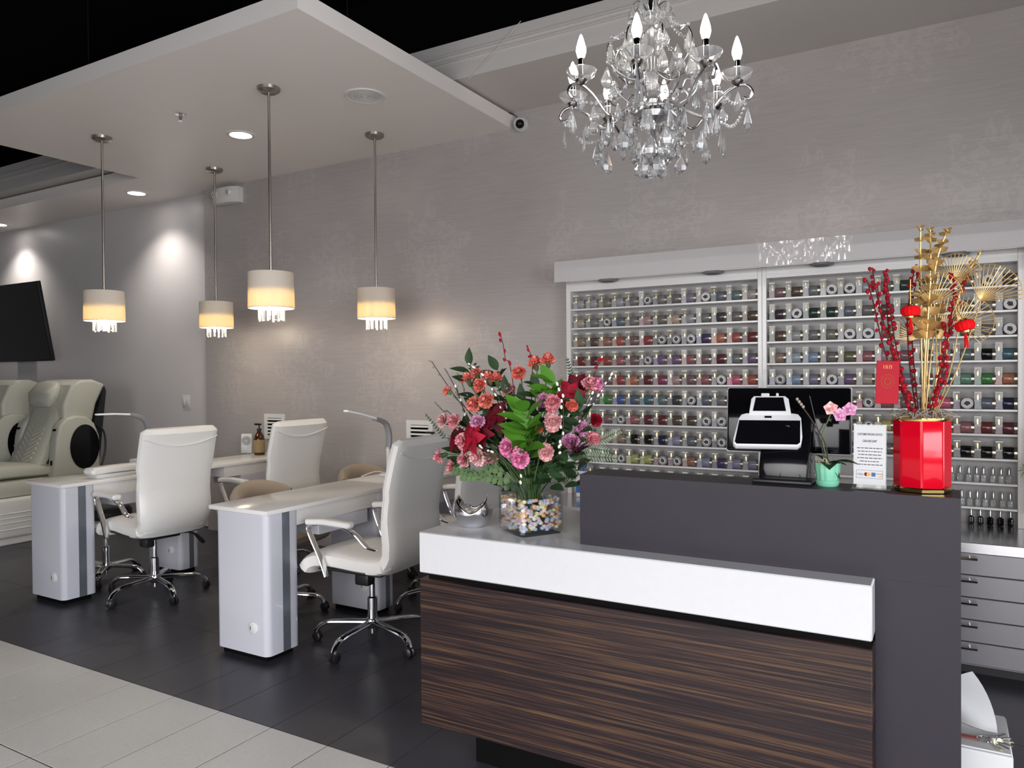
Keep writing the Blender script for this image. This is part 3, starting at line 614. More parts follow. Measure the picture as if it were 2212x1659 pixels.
obj('side_face', MB().rbox(.36, .84, 4.42, WY-.001, BZ+.021, 2.03, .003, 1), 'shelf_white', o, True); obj('edge_strip', MB().box(.355, .362, 4.415, 4.43, BZ+.03, 2.03), 'silver', o, True)
t = thing('valance', 'glossy reflective white valance box along the top of the display', 'valance', (-.9, 4.48, 2.03))
obj('front', MB().rbox(-2.19, .86, VY, VY+.03, 2.015, 2.150, .002, 1), 'valance_gloss', t, True)
obj('underside', MB().box(-2.188, .858, VY+.03, WY-.001, 2.0305, 2.048), 'shelf_white', t, True); obj('lid', MB().box(-2.188, .858, VY+.03, WY-.001, 2.13, 2.148), 'shelf_white', t, True)
obj('end_cap', MB().box(-2.19, -2.17, VY+.03, WY-.001, 2.048, 2.13), 'valance_gloss', t, True)
for i, (px, py) in enumerate(((1313, 605), (1540, 586), (1775, 567), (2065, 545))):
    p = thing('puck_light', 'round dark grey puck light under the valance, '+ORD[i]+' from left', 'light', (at_y(px, py, VY+.10).x, VY+.10, 2.0305), 0, 'puck lights under the valance')
    obj('rim', MB().lathe([(.0, -.024), (.05, -.024), (.062, -.019), (.064, 0), (0, 0)], 28), 'grey_plastic', p); obj('lens', MB().lathe([(0, -.0255), (.04, -.025), (.041, -.023), (0, -.023)], 24), 'dark_plastic', p)
# jars and boxed bottles
CJ = {'silver grey': (.36, .36, .37), 'khaki': (.22, .21, .15), 'grey': (.20, .20, .205), 'taupe': (.19, .165, .15), 'lilac': (.22, .20, .31), 'slate': (.13, .165, .21), 'teal grey': (.12, .20, .21), 'beige': (.42, .36, .28),
      'pink': (.48, .25, .26), 'peach': (.52, .36, .22), 'dark grey': (.06, .065, .07), 'brown': (.13, .075, .05), 'tan': (.34, .20, .12), 'copper': (.40, .14, .06), 'red orange': (.50, .055, .015), 'mauve': (.24, .11, .13),
      'crimson': (.40, .008, .02), 'plum': (.07, .035, .05), 'purple': (.07, .035, .16), 'orange': (.60, .13, .02), 'dark red': (.22, .01, .014), 'red': (.42, .02, .02), 'rose': (.40, .09, .11), 'violet': (.19, .09, .24),
      'wine': (.17, .012, .032), 'magenta': (.30, .02, .10), 'hot pink': (.75, .012, .16), 'green': (.03, .30, .04), 'blue': (.02, .09, .38), 'steel blue': (.06, .13, .23), 'teal': (.03, .16, .22), 'black': (.008, .008, .009),
      'lavender': (.24, .24, .42), 'lime': (.42, .47, .05), 'ice blue': (.32, .40, .50), 'light blue': (.20, .32, .50), 'dark green': (.02, .065, .045), 'white': (.72, .71, .68), 'navy': (.015, .02, .08), 'yellow': (.55, .42, .04), 'mint green': (.10, .34, .20), 'olive': (.17, .16, .06)}
RL = ['silver grey,silver grey,khaki,silver grey,grey,*grey,grey,taupe,lilac,*grey,slate,teal grey,beige', 'beige,grey,*dark grey,slate,grey,pink,taupe,peach,silver grey,grey,dark grey,taupe,brown',
      'tan,brown,copper,red orange,mauve,crimson,*plum,*plum,*plum,purple,orange,red orange,dark red', 'dark red,wine,red,rose,mauve,*grey,violet,violet,rose,mauve,wine,grey,violet',
      'mauve,rose,mauve,red,orange,wine,magenta,pink,mauve,rose,*taupe,hot pink,red orange', 'olive,grey,green,blue,steel blue,teal,teal grey,dark grey,*black,slate,grey,dark grey,slate',
      'mauve,brown,mauve,*slate,rose,wine,wine,brown,brown,*grey,*silver grey,grey,taupe', 'brown,taupe,tan,tan,black,black,navy,lavender,slate,*black,*black,dark grey,black',
      'olive,beige,khaki,*beige,lime,lime,*rose,*wine,copper,lavender,purple,lavender,lilac', 'teal grey,blue,grey,mauve,taupe,grey,beige,slate,grey,rose,taupe,grey,slate']
RR = ['mauve,brown,grey,*white,*grey,silver grey,khaki,dark green,black,grey,taupe,*dark grey,brown', 'plum,*steel blue,dark green,dark green,slate,taupe,brown,grey,mauve,beige,taupe,grey,*lilac',
      'brown,silver grey,grey,khaki,*silver grey,*grey,taupe,beige,grey,brown,olive,taupe,*dark green', 'tan,ice blue,light blue,taupe,olive,rose,pink,mauve,brown,beige,teal grey,black,teal',
      '*lavender,light blue,lilac,*taupe,violet,beige,grey,lilac,slate,steel blue,mint green,green,orange', 'grey,lilac,slate,beige,taupe,*hot pink,rose,mauve,plum,hot pink,*violet,slate,navy',
      'grey,taupe,beige,slate,mauve,*grey,yellow,orange,rose,wine,rose,dark red,wine', 'black,dark grey,plum,brown,navy,black,taupe,beige,grey,black,black,black,black']
jm = {}
JR, JL = .0300, .0475
def jar_mesh(c):
    if c not in jm:
        m = mat('powder_'+c.replace(' ', '_'), [(v*.62+.38*sum(CJ[c])/3)*.80 for v in CJ[c]], .16, coat=.3, var=(70, .18)); mb = MB()
        jm[c] = mesh_of('powder_jar_body', mb.lathe([(0, 0), (JR*.93, 0), (JR, .004), (JR, JL-.004), (JR*.95, JL), (0, JL)], 18), m)
    return jm[c]
lid_s = mesh_of('jar_lid', MB().lathe([(0, JL), (JR*.98, JL), (JR*.98, JL+.0135), (JR*.92, JL+.015), (0, JL+.015)], 18), mat('lid_metal', (.46, .42, .34), .25, metal=.9))
lid_d = mesh_of('jar_lid_print', MB().lathe([(0, JL), (JR*.97, JL), (JR*.97, JL+.010), (JR*.9, JL+.012), (JR*.74, JL+.012), (JR*.72, JL+.0105), (0, JL+.0105)], 20), mat('lid_clear_grey', (.24, .23, .235), .15, coat=.4))
emblem = mesh_of('jar_emblem', MB().lathe([(0, JL+.0106), (JR*.62, JL+.0106), (JR*.62, JL+.0112), (0, JL+.0112)], 18), 'soft_white')
emark = mesh_of('jar_emblem_mark', MB().prism([(-JR*.5, -JR*.3), (JR*.15, -JR*.45), (JR*.5, .1*JR), (JR*.2, JR*.42), (-JR*.3, JR*.3)], JL+.0112, JL+.0116, 'z'), 'ink', False)
bw, bd_, bh = .0160, .0155, .090
pk_m = {}
def pack_mesh(c):
    if c not in pk_m:
        base = CJ[c]; m = mat('pack_'+c.replace(' ', '_'), [v*.4+.20 for v in base], .3, coat=.2)
        pk_m[c] = mesh_of('pack_lower', MB().rbox(-bw, bw, -bd_, bd_, 0, .046, .0015, 1).box(-bw*1.0, bw*1.0, -bd_-.0006, -bd_, .002, .009), m, False)
    return pk_m[c]
cap_m = mesh_of('pack_cap', MB().lathe([(0, .0465), (.0105, .0465), (.0105, .076), (.0095, .079), (0, .079)], 14), 'cap_gold')
win_m = mesh_of('pack_window', MB().box(-bw, bw, -bd_, bd_, .0462, .081), 'clear_pack', False)
top_m = mesh_of('pack_top', MB().rbox(-bw-.0005, bw+.0005, -bd_-.0005, bd_+.0005, .0812, bh, .001, 1), 'soft_white', False)
band_m = mesh_of('pack_band', MB().box(-bw-.0006, bw+.0006, -bd_-.0006, bd_+.0006, .038, .0462), 'white_paper', False)
def fill_row(x0, x1, k, spec, nm):
    cs = spec.split(','); n = len(cs); z = SZ0-SP*k; p = (x1-x0-.012)/n
    for i, c in enumerate(cs):
        face = c[0] == '*'; c = c.lstrip('*'); xb = x0+.010+p*i+.0165
        t = thing('polish_box', 'boxed polish bottle with gold cap, %s box from left on %s shelf, %s' % (ORD[i], ORD[k], nm), 'polish box', (xb+random.uniform(-.001, .001), SY+.028+random.uniform(-.003, .003), z), PX(random.uniform(-4, 4)), 'boxed polish bottles on the wall display')
        link('box', pack_mesh(c), t); link('cap', cap_m, t); link('window', win_m, t); link('top_flap', top_m, t); link('print_band', band_m, t)
        xj = xb+.0185+(p-.037)/2-JL/2-.006
        if face:
            t = thing('powder_jar', '%s powder jar facing forward, %s jar from left on %s shelf, %s' % (c, ORD[i], ORD[k], nm), 'jar', (xb+.018+(p-.036)/2, SY+.058, z+JR+.0002), 0, 'powder jars on the wall display')
            R = (PX(90), 0, 0); link('body', jar_mesh(c), t, rot=R); l = link('lid', lid_d, t, rot=R); link('emblem', emblem, l); link('emblem_print', emark, l, rot=(0, 0, random.uniform(-2, 2)))
        else:
            t = thing('powder_jar', '%s powder jar lying sideways, %s jar from left on %s shelf, %s' % (c, ORD[i], ORD[k], nm), 'jar', (xj, SY+.033, z+JR+.0002), 0, 'powder jars on the wall display')
            R = (0, PX(90), 0); link('body', jar_mesh(c), t, rot=R); link('lid', lid_s, t, rot=R)
for k, s in enumerate(RL): fill_row(BAYS[0][0], BAYS[0][1], k, s, 'left bay')
for k, s in enumerate(RR): fill_row(BAYS[1][0], BAYS[1][1], k, s, 'right bay')
pb = mesh_of('polish_body', MB().rbox(-.0115, .0115, -.0115, .0115, 0, .038, .003, 2).lathe([(.008, .038), (.0055, .043), (.0055, .046)], 10), 'polish_glass')
pk = mesh_of('polish_body_dark', MB().rbox(-.0115, .0115, -.0115, .0115, 0, .038, .003, 2).lathe([(.008, .038), (.0055, .043), (.0055, .046)], 10), 'black_gloss')
pc = mesh_of('polish_cap', MB().lathe([(0, .044), (.0068, .044), (.0062, .078), (.005, .080), (0, .080)], 12), 'silver')
for k, z, n, xs, dk in ((9, SZ0-SP*8, 'ninth', [-.10+.0352*i for i in range(12)], 0), (10, SZ0-SP*9, 'tenth', [-.095+.0352*i for i in range(12)], 0), (11, BZ+.0215, 'lowest', [.125+.042*i for i in range(5)], 1)):
    for i, x in enumerate(xs):
        t = thing('polish_bottle', '%s polish bottle with silver cap, %s from right on %s ledge, right bay' % ('black' if dk else 'clear', ORD[len(xs)-1-i], n), 'polish bottle', (x+random.uniform(-.003, .003), SY+.03+random.uniform(-.006, .006), z+.0002), PX(random.uniform(-25, 25)), 'small polish bottles on the lower ledges')
        link('body', pk if dk else pb, t); link('cap', pc, t)
# drawer cabinets below the display
CF = 4.06
one('cabinet_worktop', MB().rbox(-2.19, .86, CF-.03, WY-.001, BZ-.028, BZ+.02, .002, 1), 'silver', 'long shiny metallic worktop beneath the wall display', 'worktop')
for i, (a, b) in enumerate(((-2.17, -1.44), (-1.43, -.70), (-.69, -.13), (-.12, .84))):
    t = thing('drawer_cabinet', ('silver grey cabinet with five long-handled drawers right of the reception end panel' if i == 3 else 'silver grey drawer cabinet behind the reception desk, %s from left' % ORD[i]), 'cabinet', ((a+b)/2, 4.34, 0), 0, 'silver drawer cabinets')
    o = lambda n, mb, m, p=t: obj(n, mb, m, p, True)
    o('body', MB().box(a, b, CF+.02, WY-.002, .045, BZ-.0285), 'grey_plastic'); o('toe_kick', MB().box(a, b, CF+.05, WY-.01, 0, .046), 'dark_plastic')
    for k in range(5):
        z1 = BZ-.034-k*.104; d = o('drawer', MB().rbox(a+.003, b-.003, CF, CF+.02, z1-.100, z1, .002, 1), mat('drawer_metal', (.30, .29, .31), .25, metal=.35))
        h = o('handle', MB().tube([(a+.02, CF-.028, z1-.022), (a+.255, CF-.028, z1-.022)], .0055, 8).tube([(a+.045, CF, z1-.022), (a+.045, CF-.028, z1-.022)], .005, 6).tube([(a+.225, CF, z1-.022), (a+.225, CF-.028, z1-.022)], .005, 6), 'chrome', d)
t = thing('spray_bottle', 'white and blue spray bottle standing behind the left end of ledge', 'bottle', (-2.02, 4.40, BZ+.02))
obj('body', MB().rbox(-.035, .035, -.025, .025, 0, .17, .012, 3), 'white_plastic', t); obj('label', MB().box(-.03, .03, -.0262, -.0252, .03, .10), 'ink_blue', t)
obj('trigger_head', MB().rbox(-.018, .03, -.014, .014, .19, .235, .006).tube([(0, 0, .165), (0, 0, .2)], .014, 10), 'ink_blue', t)
t = thing('soap_dispenser', 'white upright dispenser at the right picture edge below the shelf', 'dispenser', (.415, 4.36, BZ+.02))
obj('body', MB().rbox(-.055, .055, -.05, .05, 0, .30, .025, 4), 'white_plastic', t); obj('cap', MB().lathe([(0, .30), (.045, .30), (.05, .31), (.045, .345), (0, .35)], 20), 'white_plastic', t); obj('sensor_window', MB().box(-.012, .012, -.0515, -.05, .15, .175), 'black_gap', t)
mb = MB()
for i in range(9):
    a = 2*PI*i/9; mb.leaf((.345, 4.33, 1.0-.06), (math.cos(a), -.3+.3*math.sin(a*2), .3+math.sin(a)), .045, .022)
t = one('green_flower', mb, mat('petal_green', (.50, .58, .22), .6), 'pale green flower petals beside the white dispenser', 'flower'); obj('stem', MB().tube([(.345, 4.33, BZ+.02), (.345, 4.33, .945)], .003, 6), 'stem_green', t, True)
# ================================================================ floor box, paper and keys behind the end panel
t = one('carton', MB().rbox(-.16, .165, 2.44, 2.72, 0, .36, .004, 1), 'white_paper', 'white paper carton on the floor behind the reception end panel', 'box')
obj('lid_flap', MB().box(-.15, .16, 2.45, 2.71, .3605, .365), 'white_paper', t, True)
vs = []; fs = []
for j in range(9):
    for i in range(9):
        u, v = i/8, j/8; vs.append((-.10+.235*u*(1-.25*v*v), 2.60+.03*math.sin(u*5+v*3)+.06*v, .367+.12*v+.012*math.sin(u*7)*v))
for j in range(8):
    for i in range(8): fs.append((j*9+i, j*9+i+1, j*9+i+10, j*9+i+9))
mb = MB().add(vs, fs); one('paper_sheet', mb, 'white_paper', 'crumpled white paper sheet propped up behind the keys', 'paper')
t = thing('key_bunch', 'bunch of silver keys with leather tag lying on the white carton', 'keys', (.12, 2.50, .366))
obj('key_ring', MB().tube([(.018*math.cos(a)-.02, .018*math.sin(a), .006) for a in [2*PI*i/20 for i in range(20)]], .0015, 6, True), 'chrome', t)
for i in range(6):
    a = -1.2+.42*i; M = Matrix.Translation((0, 0, .003+.0025*i)) @ Matrix.Rotation(a, 4, 'Z')
    obj('key', MB().lathe([(0, 0), (.011, 0), (.011, .0022), (0, .0022)], 12).rbox(.008, .05, -.0035, .0035, 0, .0022, .0006, 1).xf(M), 'chrome' if i % 3 else 'cap_gold', t)
obj('leather_tag', MB().rbox(-.12, -.03, -.012, .012, .002, .006, .002, 1), mat('tag_leather', (.28, .08, .06), .6), t)
# ================================================================ chandelier
CX, CY = -.926, 2.657
t = thing('chandelier', 'silver candle chandelier with eight lit bulbs and hanging crystals', 'chandelier', (CX, CY, 2.14))
Z = lambda z: z-2.14
drop = MB()
def drop_mesh(l, w, n=6, flat=.55):
    m = MB(); prof = [(0, 0), (w*.18, -l*.18), (w*.5, -l*.62), (w*.42, -l*.82), (0, -l)]
    vs = []; k = len(prof)
    m.lathe([(r if r else 1e-4, z) for r, z in prof], n, caps=True); m.v = [(x, y*flat, z) for x, y, z in m.v]; return m
big_drop = mesh_of('drop_big', drop_mesh(.088, .056), 'crystal', False); mid_drop = mesh_of('drop_mid', drop_mesh(.068, .040), 'crystal', False); thin_drop = mesh_of('drop_thin', drop_mesh(.085, .027), 'crystal', False)
obj('column', MB().lathe([(0, Z(2.13)+.06), (.012, Z(2.2)), (.03, Z(2.24)), (.012, Z(2.28)), (.012, Z(2.33)), (.06, Z(2.35)), (.068, Z(2.37)), (.06, Z(2.385)), (.018, Z(2.40)), (.010, Z(2.5)), (.010, Z(2.70)), (.028, Z(2.72)), (.012, Z(2.745)), (.010, Z(2.80))], 24), 'silver', t)
obj('crystal_core', MB().lathe([(.012, Z(2.42)), (.034, Z(2.45)), (.022, Z(2.49)), (.03, Z(2.56)), (.046, Z(2.63)), (.03, Z(2.67)), (.012, Z(2.69))], 14), 'crystal', t)
obj('crystal_dish', MB().lathe([(.012, Z(2.69)), (.05, Z(2.70)), (.062, Z(2.725)), (.058, Z(2.727)), (.045, Z(2.705)), (.012, Z(2.697))], 18), 'crystal', t)
rg = MB().tube([(.105*math.cos(a), .105*math.sin(a), Z(2.375)) for a in [2*PI*i/40 for i in range(40)]], .004, 6, True)
for i in range(36): a = 2*PI*i/36; rg.rbox(.10, .112, -.0035, .0035, Z(2.36), Z(2.372), .001, 1); rg.xf(Matrix.Rotation(a, 4, 'Z'), len(rg.v)-24)
obj('beaded_ring', rg, 'silver', t)
obj('chain', MB().tube([(0, 0, Z(2.79)), (0, 0, Z(4.36))], .0045, 8), 'brushed_nickel', t); obj('ceiling_cup', MB().lathe([(0, Z(4.33)), (.04, Z(4.34)), (.06, Z(4.40)), (0, Z(4.40))], 20), 'brushed_nickel', t)
AR = .300
bob = mesh_of('bobeche', MB().lathe([(.012, 0), (.03, .004), (.048, .018), (.055, .034), (.052, .036), (.044, .021), (.028, .008), (.012, .005)], 16, caps=False), 'crystal')
bulbm = mesh_of('bulb', MB().lathe([(.0001, .086), (.004, .081), (.010, .063), (.0165, .040), (.0178, .026), (.013, .008), (.009, 0)], 14), 'candle_bulb')
sleeve = mesh_of('candle_sleeve', MB().lathe([(0, 0), (.011, 0), (.011, .072), (0, .072)], 14), mat('dark_chrome', (.25, .24, .24), .12, metal=1))
cupm = mesh_of('candle_cup', MB().lathe([(0, -.022), (.008, -.02), (.02, -.006), (.021, 0), (0, .002)], 16), 'nickel_dark')
a0 = PX(10)
def bead_strand(p, q, sag, n, par, r=.006):
    m = MB(); p, q = Vector(p), Vector(q)
    for i in range(n+1):
        f = i/n; c = p.lerp(q, f); c.z -= sag*4*f*(1-f); m.ball(c, r*(1+.15*((i*7) % 3)), 6, 4)
    obj('bead_strand', m, 'crystal', par, smooth=True)
tips = []
for i in range(8):
    a = a0+2*PI*i/8; c, s = math.cos(a), math.sin(a)
    P = smooth_path([(.075*c, .075*s, Z(2.40)), (.13*c, .13*s, Z(2.365)), (.19*c, .19*s, Z(2.345)), (.25*c, .25*s, Z(2.405)), (.30*c, .30*s, Z(2.435)), (.335*c, .335*s, Z(2.43)), (.352*c, .352*s, Z(2.405)), (.34*c, .34*s, Z(2.385)), (.322*c, .322*s, Z(2.39))], 5)
    ar = obj('arm', MB().tube(P, .0055, 8).tube(smooth_path([(.10*c, .10*s, Z(2.40)), (.15*c, .15*s, Z(2.43)), (.16*c, .16*s, Z(2.47)), (.125*c, .125*s, Z(2.485)), (.11*c, .11*s, Z(2.46))], 5), .003, 6), 'silver', t)
    L = (AR*c, AR*s, Z(2.452))
    link('candle_cup', cupm, ar, L); link('bobeche', bob, ar, (L[0], L[1], L[2]-.004)); link('candle_sleeve', sleeve, ar, L); link('bulb', bulbm, ar, (L[0], L[1], L[2]+.072))
    tips.append((.335*c, .335*s, Z(2.388)))
    dz = -.03-.02*(i % 2)
    for (rr, zz, mm) in ((.335, 2.385+dz, thin_drop), (.19, 2.335, thin_drop), (.25, 2.37, mid_drop), (.302, 2.42, thin_drop)):
        link('crystal_drop', mm, t, (rr*c, rr*s, Z(zz)), (0, 0, a+1.2*i))
    # upper tier: thin curved wire with beads and a pear drop
    b = a+PI/8; c2, s2 = math.cos(b), math.sin(b)
    up = smooth_path([(.012*c2, .012*s2, Z(2.53)), (.07*c2, .07*s2, Z(2.50)), (.14*c2, .14*s2, Z(2.54)), (.165*c2, .165*s2, Z(2.60)), (.145*c2, .145*s2, Z(2.65)), (.12*c2, .12*s2, Z(2.645))], 5)
    obj('upper_arm', MB().tube(up, .003, 6), 'silver', t)
    bead_strand((.06*c2, .06*s2, Z(2.72)), (.15*c2, .15*s2, Z(2.655)), .02, 10, t, .0055)
    if i % 2 == 0: bead_strand((.15*c2, .15*s2, Z(2.65)), (.165*c2, .165*s2, Z(2.56)), -.01, 7, t, .0052)
    link('crystal_drop', big_drop, t, (.152*c2, .152*s2, Z(2.635)), (0, 0, b+PI/2)); link('crystal_drop', mid_drop, t, (.105*c2, .105*s2, Z(2.60)), (0, 0, b)); link('crystal_drop', big_drop, t, (.165*c2, .165*s2, Z(2.545)), (0, 0, b+.4))
    link('crystal_drop', mid_drop, t, (.22*c2, .22*s2, Z(2.36)), (0, 0, b)); link('crystal_drop', thin_drop, t, (.255*c2, .255*s2, Z(2.315)), (0, 0, b+.7)); link('crystal_drop', big_drop, t, (.20*c2, .20*s2, Z(2.275)), (0, 0, b+PI/2))
    crown = smooth_path([(.01*c2, .01*s2, Z(2.725)), (.025*c2, .025*s2, Z(2.765)), (.05*c2, .05*s2, Z(2.785)), (.068*c2, .068*s2, Z(2.77))], 5)
    obj('crown_wire', MB().tube(crown, .0022, 6), 'silver', t); link('crystal_drop', mid_drop, t, (.068*c2, .068*s2, Z(2.768)), (0, 0, b))
for i in range(8): bead_strand(tips[i], tips[(i+1) % 8], .05, 13, t, .0055)
for i in range(8):
    a = 2*PI*i/8+.2; c, s = math.cos(a), math.sin(a)
    bead_strand((.105*c, .105*s, Z(2.365)), (.07*c, .07*s, Z(2.26)), .0, 8, t, .0055); link('crystal_drop', big_drop, t, (.105*c, .105*s, Z(2.355)), (0, 0, a+PI/2))
    link('crystal_drop', big_drop, t, (.068*c, .068*s, Z(2.285)), (0, 0, a+PI/2), 1.05)
    if i % 2: link('crystal_drop', big_drop, t, (.042*c, .042*s, Z(2.235)), (0, 0, a+PI/2), 1.1); link('crystal_drop', mid_drop, t, (.115*c, .115*s, Z(2.285)), (0, 0, a))
obj('finial_ball', MB().ball((0, 0, Z(2.158)), .020, 8, 6), 'crystal', t, smooth=False)
# ================================================================ flower vase on the slab
VC = Vector((-1.282, 2.352, ST)); VA = PX(59.5)
MV = Matrix.Translation(VC) @ Matrix.Rotation(VA, 4, 'Z')
hw, vh = .088, .185
t = thing('glass_vase', 'square clear glass vase of pastel candies holding the flower arrangement', 'vase', VC)
bm_ = MB()
def ringp(h, z, c=.012): return [(h-c, -h, z), (h, -h+c, z), (h, h-c, z), (h-c, h, z), (-h+c, h, z), (-h, h-c, z), (-h, -h+c, z), (-h+c, -h, z)]
RG = [ringp(hw-.006, 0), ringp(hw, .01), ringp(hw, vh), ringp(hw-.005, vh), ringp(hw-.006, .016), ringp(hw-.02, .013)]
vs = [p for r_ in RG for p in r_]; fs = [tuple(range(8))[::-1]]
for i in range(5): fs += [(i*8+j, i*8+(j+1) % 8, (i+1)*8+(j+1) % 8, (i+1)*8+j) for j in range(8)]
fs.append(tuple(40+j for j in range(8)))
obj('glass_body', MB().add(vs, fs).xf(Matrix.Rotation(VA, 4, 'Z')), 'vase_glass', t)
cm = MB(); pal = [(.82, .52, .50), (.82, .42, .22), (.84, .66, .36), (.84, .78, .66), (.42, .52, .76), (.60, .52, .76), (.82, .58, .64)]
cmats = [mat('candy_%d' % i, c, .55) for i, c in enumerate(pal)]
rs = random.Random(3)
for z in range(11):
    for q in range(42):
        e = hw-.013
        if q < 36 or z == 10:
            sd = q % 4; u = rs.uniform(-e, e); w = e-rs.uniform(0, .006); x, y = ((u, -w), (w, u), (u, w), (-w, u))[sd]
        else: x, y = rs.uniform(-e, e)*.85, rs.uniform(-e, e)*.85
        cm.mi = rs.randrange(7); cm.ball((x, y, .022+.0098*z+rs.uniform(-.004, .004)), (.0092, .0092, .0072), 7, 4)
o = obj('candies', cm.xf(MV), cmats); o['kind'] = 'stuff'; tag(o, 'pastel round candies filling the lower part of the square vase', 'candies')
# ---- stems and blooms
def carnation_mesh(m, seed):
    r = random.Random(seed); mb = MB(); R = .025
    for l in range(4):                                   # ruffled petals, each a small crumpled fan
        n = (9, 8, 6, 4)[l]; tilt = (.15, .5, .85, 1.2)[l]
        for i in range(n):
            a = 2*PI*(i+.5*(l % 2))/n+r.uniform(-.15, .15); ln = R*(1-.10*l)*r.uniform(.88, 1.1); hw = 1.35*PI/n*(1+.25*l); vs = []; fs = []; K = 7
            for u in range(4):
                f = u/3
                for k in range(K):
                    w = a+hw*(k/(K-1)-.5)*2*(.35+.65*f); q = ln*f*math.cos(tilt*(.4+.6*f))*(1+.06*r.uniform(-1, 1)*(u == 3)); z = .004*l+ln*f*math.sin(tilt*f)*.9+(.0032*f*(1 if k % 2 else -1) if u > 1 else 0)
                    vs.append((q*math.cos(w), q*math.sin(w), z+r.uniform(-.0006, .0006)))
            for u in range(3):
                for k in range(K-1): fs.append((u*K+k, (u+1)*K+k, (u+1)*K+k+1, u*K+k+1))
            mb.add(vs, fs)
    return mesh_of('carnation_bloom', mb, m, recalc=False, ang=70)
CAR = {c: [carnation_mesh('petal_'+c, i*10+len(c)) for i in range(2)] for c in ('salmon', 'pink', 'hot', 'pale', 'coral', 'red', 'orchid')}
calyx = mesh_of('calyx', MB().lathe([(.003, -.026), (.008, -.02), (.010, -.004), (.013, .004)], 10), 'stem_green')
MOUTH = VC+Vector((0, 0, vh))
def aim(v): return Vector(v).to_track_quat('Z', 'Y').to_euler()
CWORD = {'salmon': 'salmon', 'pink': 'pink', 'hot': 'bright pink', 'pale': 'pale pink', 'coral': 'coral', 'red': 'red', 'orchid': 'orchid pink'}
def stem_pts(top, bend=.5):
    base = VC+Vector((rs.uniform(-.04, .04), rs.uniform(-.04, .04), .03)); mth = MOUTH+Vector(((top.x-MOUTH.x)*.16, (top.y-MOUTH.y)*.16, 0)); mth.x = max(min(mth.x, MOUTH.x+.06), MOUTH.x-.06)
    return smooth_path([base, mth, mth.lerp(top, .55)+Vector((0, 0, .025)), top], 5)
def carnation(px, py, dy, c, where, face=(.2, -.8, .35), sc=1.0):
    p = at_y(px, py, VC.y+dy)
    t = thing('carnation', CWORD[c]+' carnation '+where, 'flower', p, 0, 'carnations in the glass vase')
    d = (Vector(face)+Vector(((p.x-VC.x)*1.6, 0, (p.z-1.2)*1.2))).normalized()
    k = rs.randrange(2); b = link('bloom', CAR[c][k], t, (0, 0, 0), aim(d), sc*1.15); link('calyx', calyx, t, (0, 0, 0), aim(d), sc)
    obj('stem', MB().tube(stem_pts(p-d*.024), .0022, 5), 'stem_green', t, True)
for a in [(1012, 822, -.02, 'salmon', 'high on the left, lower of the pair', (0, -.3, 1)), (1030, 810, .0, 'salmon', 'high on the left, topmost of the pair', (0, -.3, 1)), (1038, 834, -.05, 'coral', 'under the high left pair'), (1056, 820, -.02, 'salmon', 'beside the white willow tip', (0, -.3, 1)), (1073, 822, 0, 'coral', 'left of the red willow', (.1, -.2, 1)),
          (1027, 874, -.12, 'salmon', 'left one of the close pair at mid left', (0, -1, .2), 1.1), (1053, 867, -.13, 'salmon', 'right one of the close pair at mid left', (0, -1, .3), 1.1), (968, 846, -.03, 'coral', 'bud at the far left tip', (-.5, -.2, .6), .7),
          (960, 910, -.04, 'pale', 'at the outer left edge'), (983, 911, -.08, 'pink', 'left of the wine lily'), (1033, 914, -.14, 'orchid', 'above the wine lily'), (1003, 953, -.15, 'pink', 'below the wine lily at left', (-.1, -1, .2), 1.1), (1034, 986, -.15, 'pale', 'at the lower left, above eucalyptus', (-.1, -1, 0), 1.15), (1006, 992, -.1, 'pink', 'at the lower left, next to the pale bloom', (-.2, -1, -.1)), (953, 985, .0, 'pink', 'drooping at the far lower left', (-.5, -.8, -.3)), (981, 1007, -.02, 'pink', 'lowest on the left side', (-.3, -.8, -.4)), (1062, 992, -.08, 'pale', 'in shade above the eucalyptus'),
          (1100, 966, -.17, 'hot', 'left one of the bright front trio', (-.1, -1, .2), 1.25), (1119, 953, -.13, 'hot', 'top one of the bright front trio', (.1, -1, .3)), (1125, 990, -.19, 'hot', 'lowest of the bright front trio', (0, -1, .0), 1.2), (1180, 977, -.17, 'pale', 'front right above the vase rim', (.1, -1, .1), 1.05), (1194, 913, -.15, 'pale', 'right of the bright green leaves', (.2, -1, .2), 1.15), (1176, 866, -.12, 'orchid', 'above the green leaves', (-.1, -1, .3)), (1194, 872, -.14, 'pink', 'upper right of green leaves', (.1, -1, .3), 1.1), (1233, 955, -.12, 'orchid', 'above the dark protea bud'), (1257, 926, -.06, 'orchid', 'at the right, beside the ferns', (.4, -1, .1), .9), (1281, 948, -.03, 'pink', 'at the far right edge', (.5, -1, 0), .9),
          (1157, 787, .02, 'coral', 'left of the two topmost blooms', (-.1, -.5, 1)), (1184, 781, .02, 'coral', 'right of the two topmost blooms', (.1, -.5, 1)), (1122, 808, .0, 'coral', 'in the middle of the top'), (1235, 876, -.1, 'coral', 'bud beside the white catkins', (.3, -1, .2), .75), (1272, 833, -.02, 'pink', 'at the upper right, left of pair', (.3, -.5, .8)), (1286, 834, .0, 'hot', 'at the upper right, right of pair', (.4, -.5, .8)), (1287, 908, -.03, 'red', 'bud at the right edge', (.6, -.8, .2), .8), (1164, 927, -.14, 'coral', 'orange red bud among green leaves', (0, -1, .2), .55), (1100, 845, .02, 'pale', 'faded bloom at the top middle')]:
    carnation(*a)
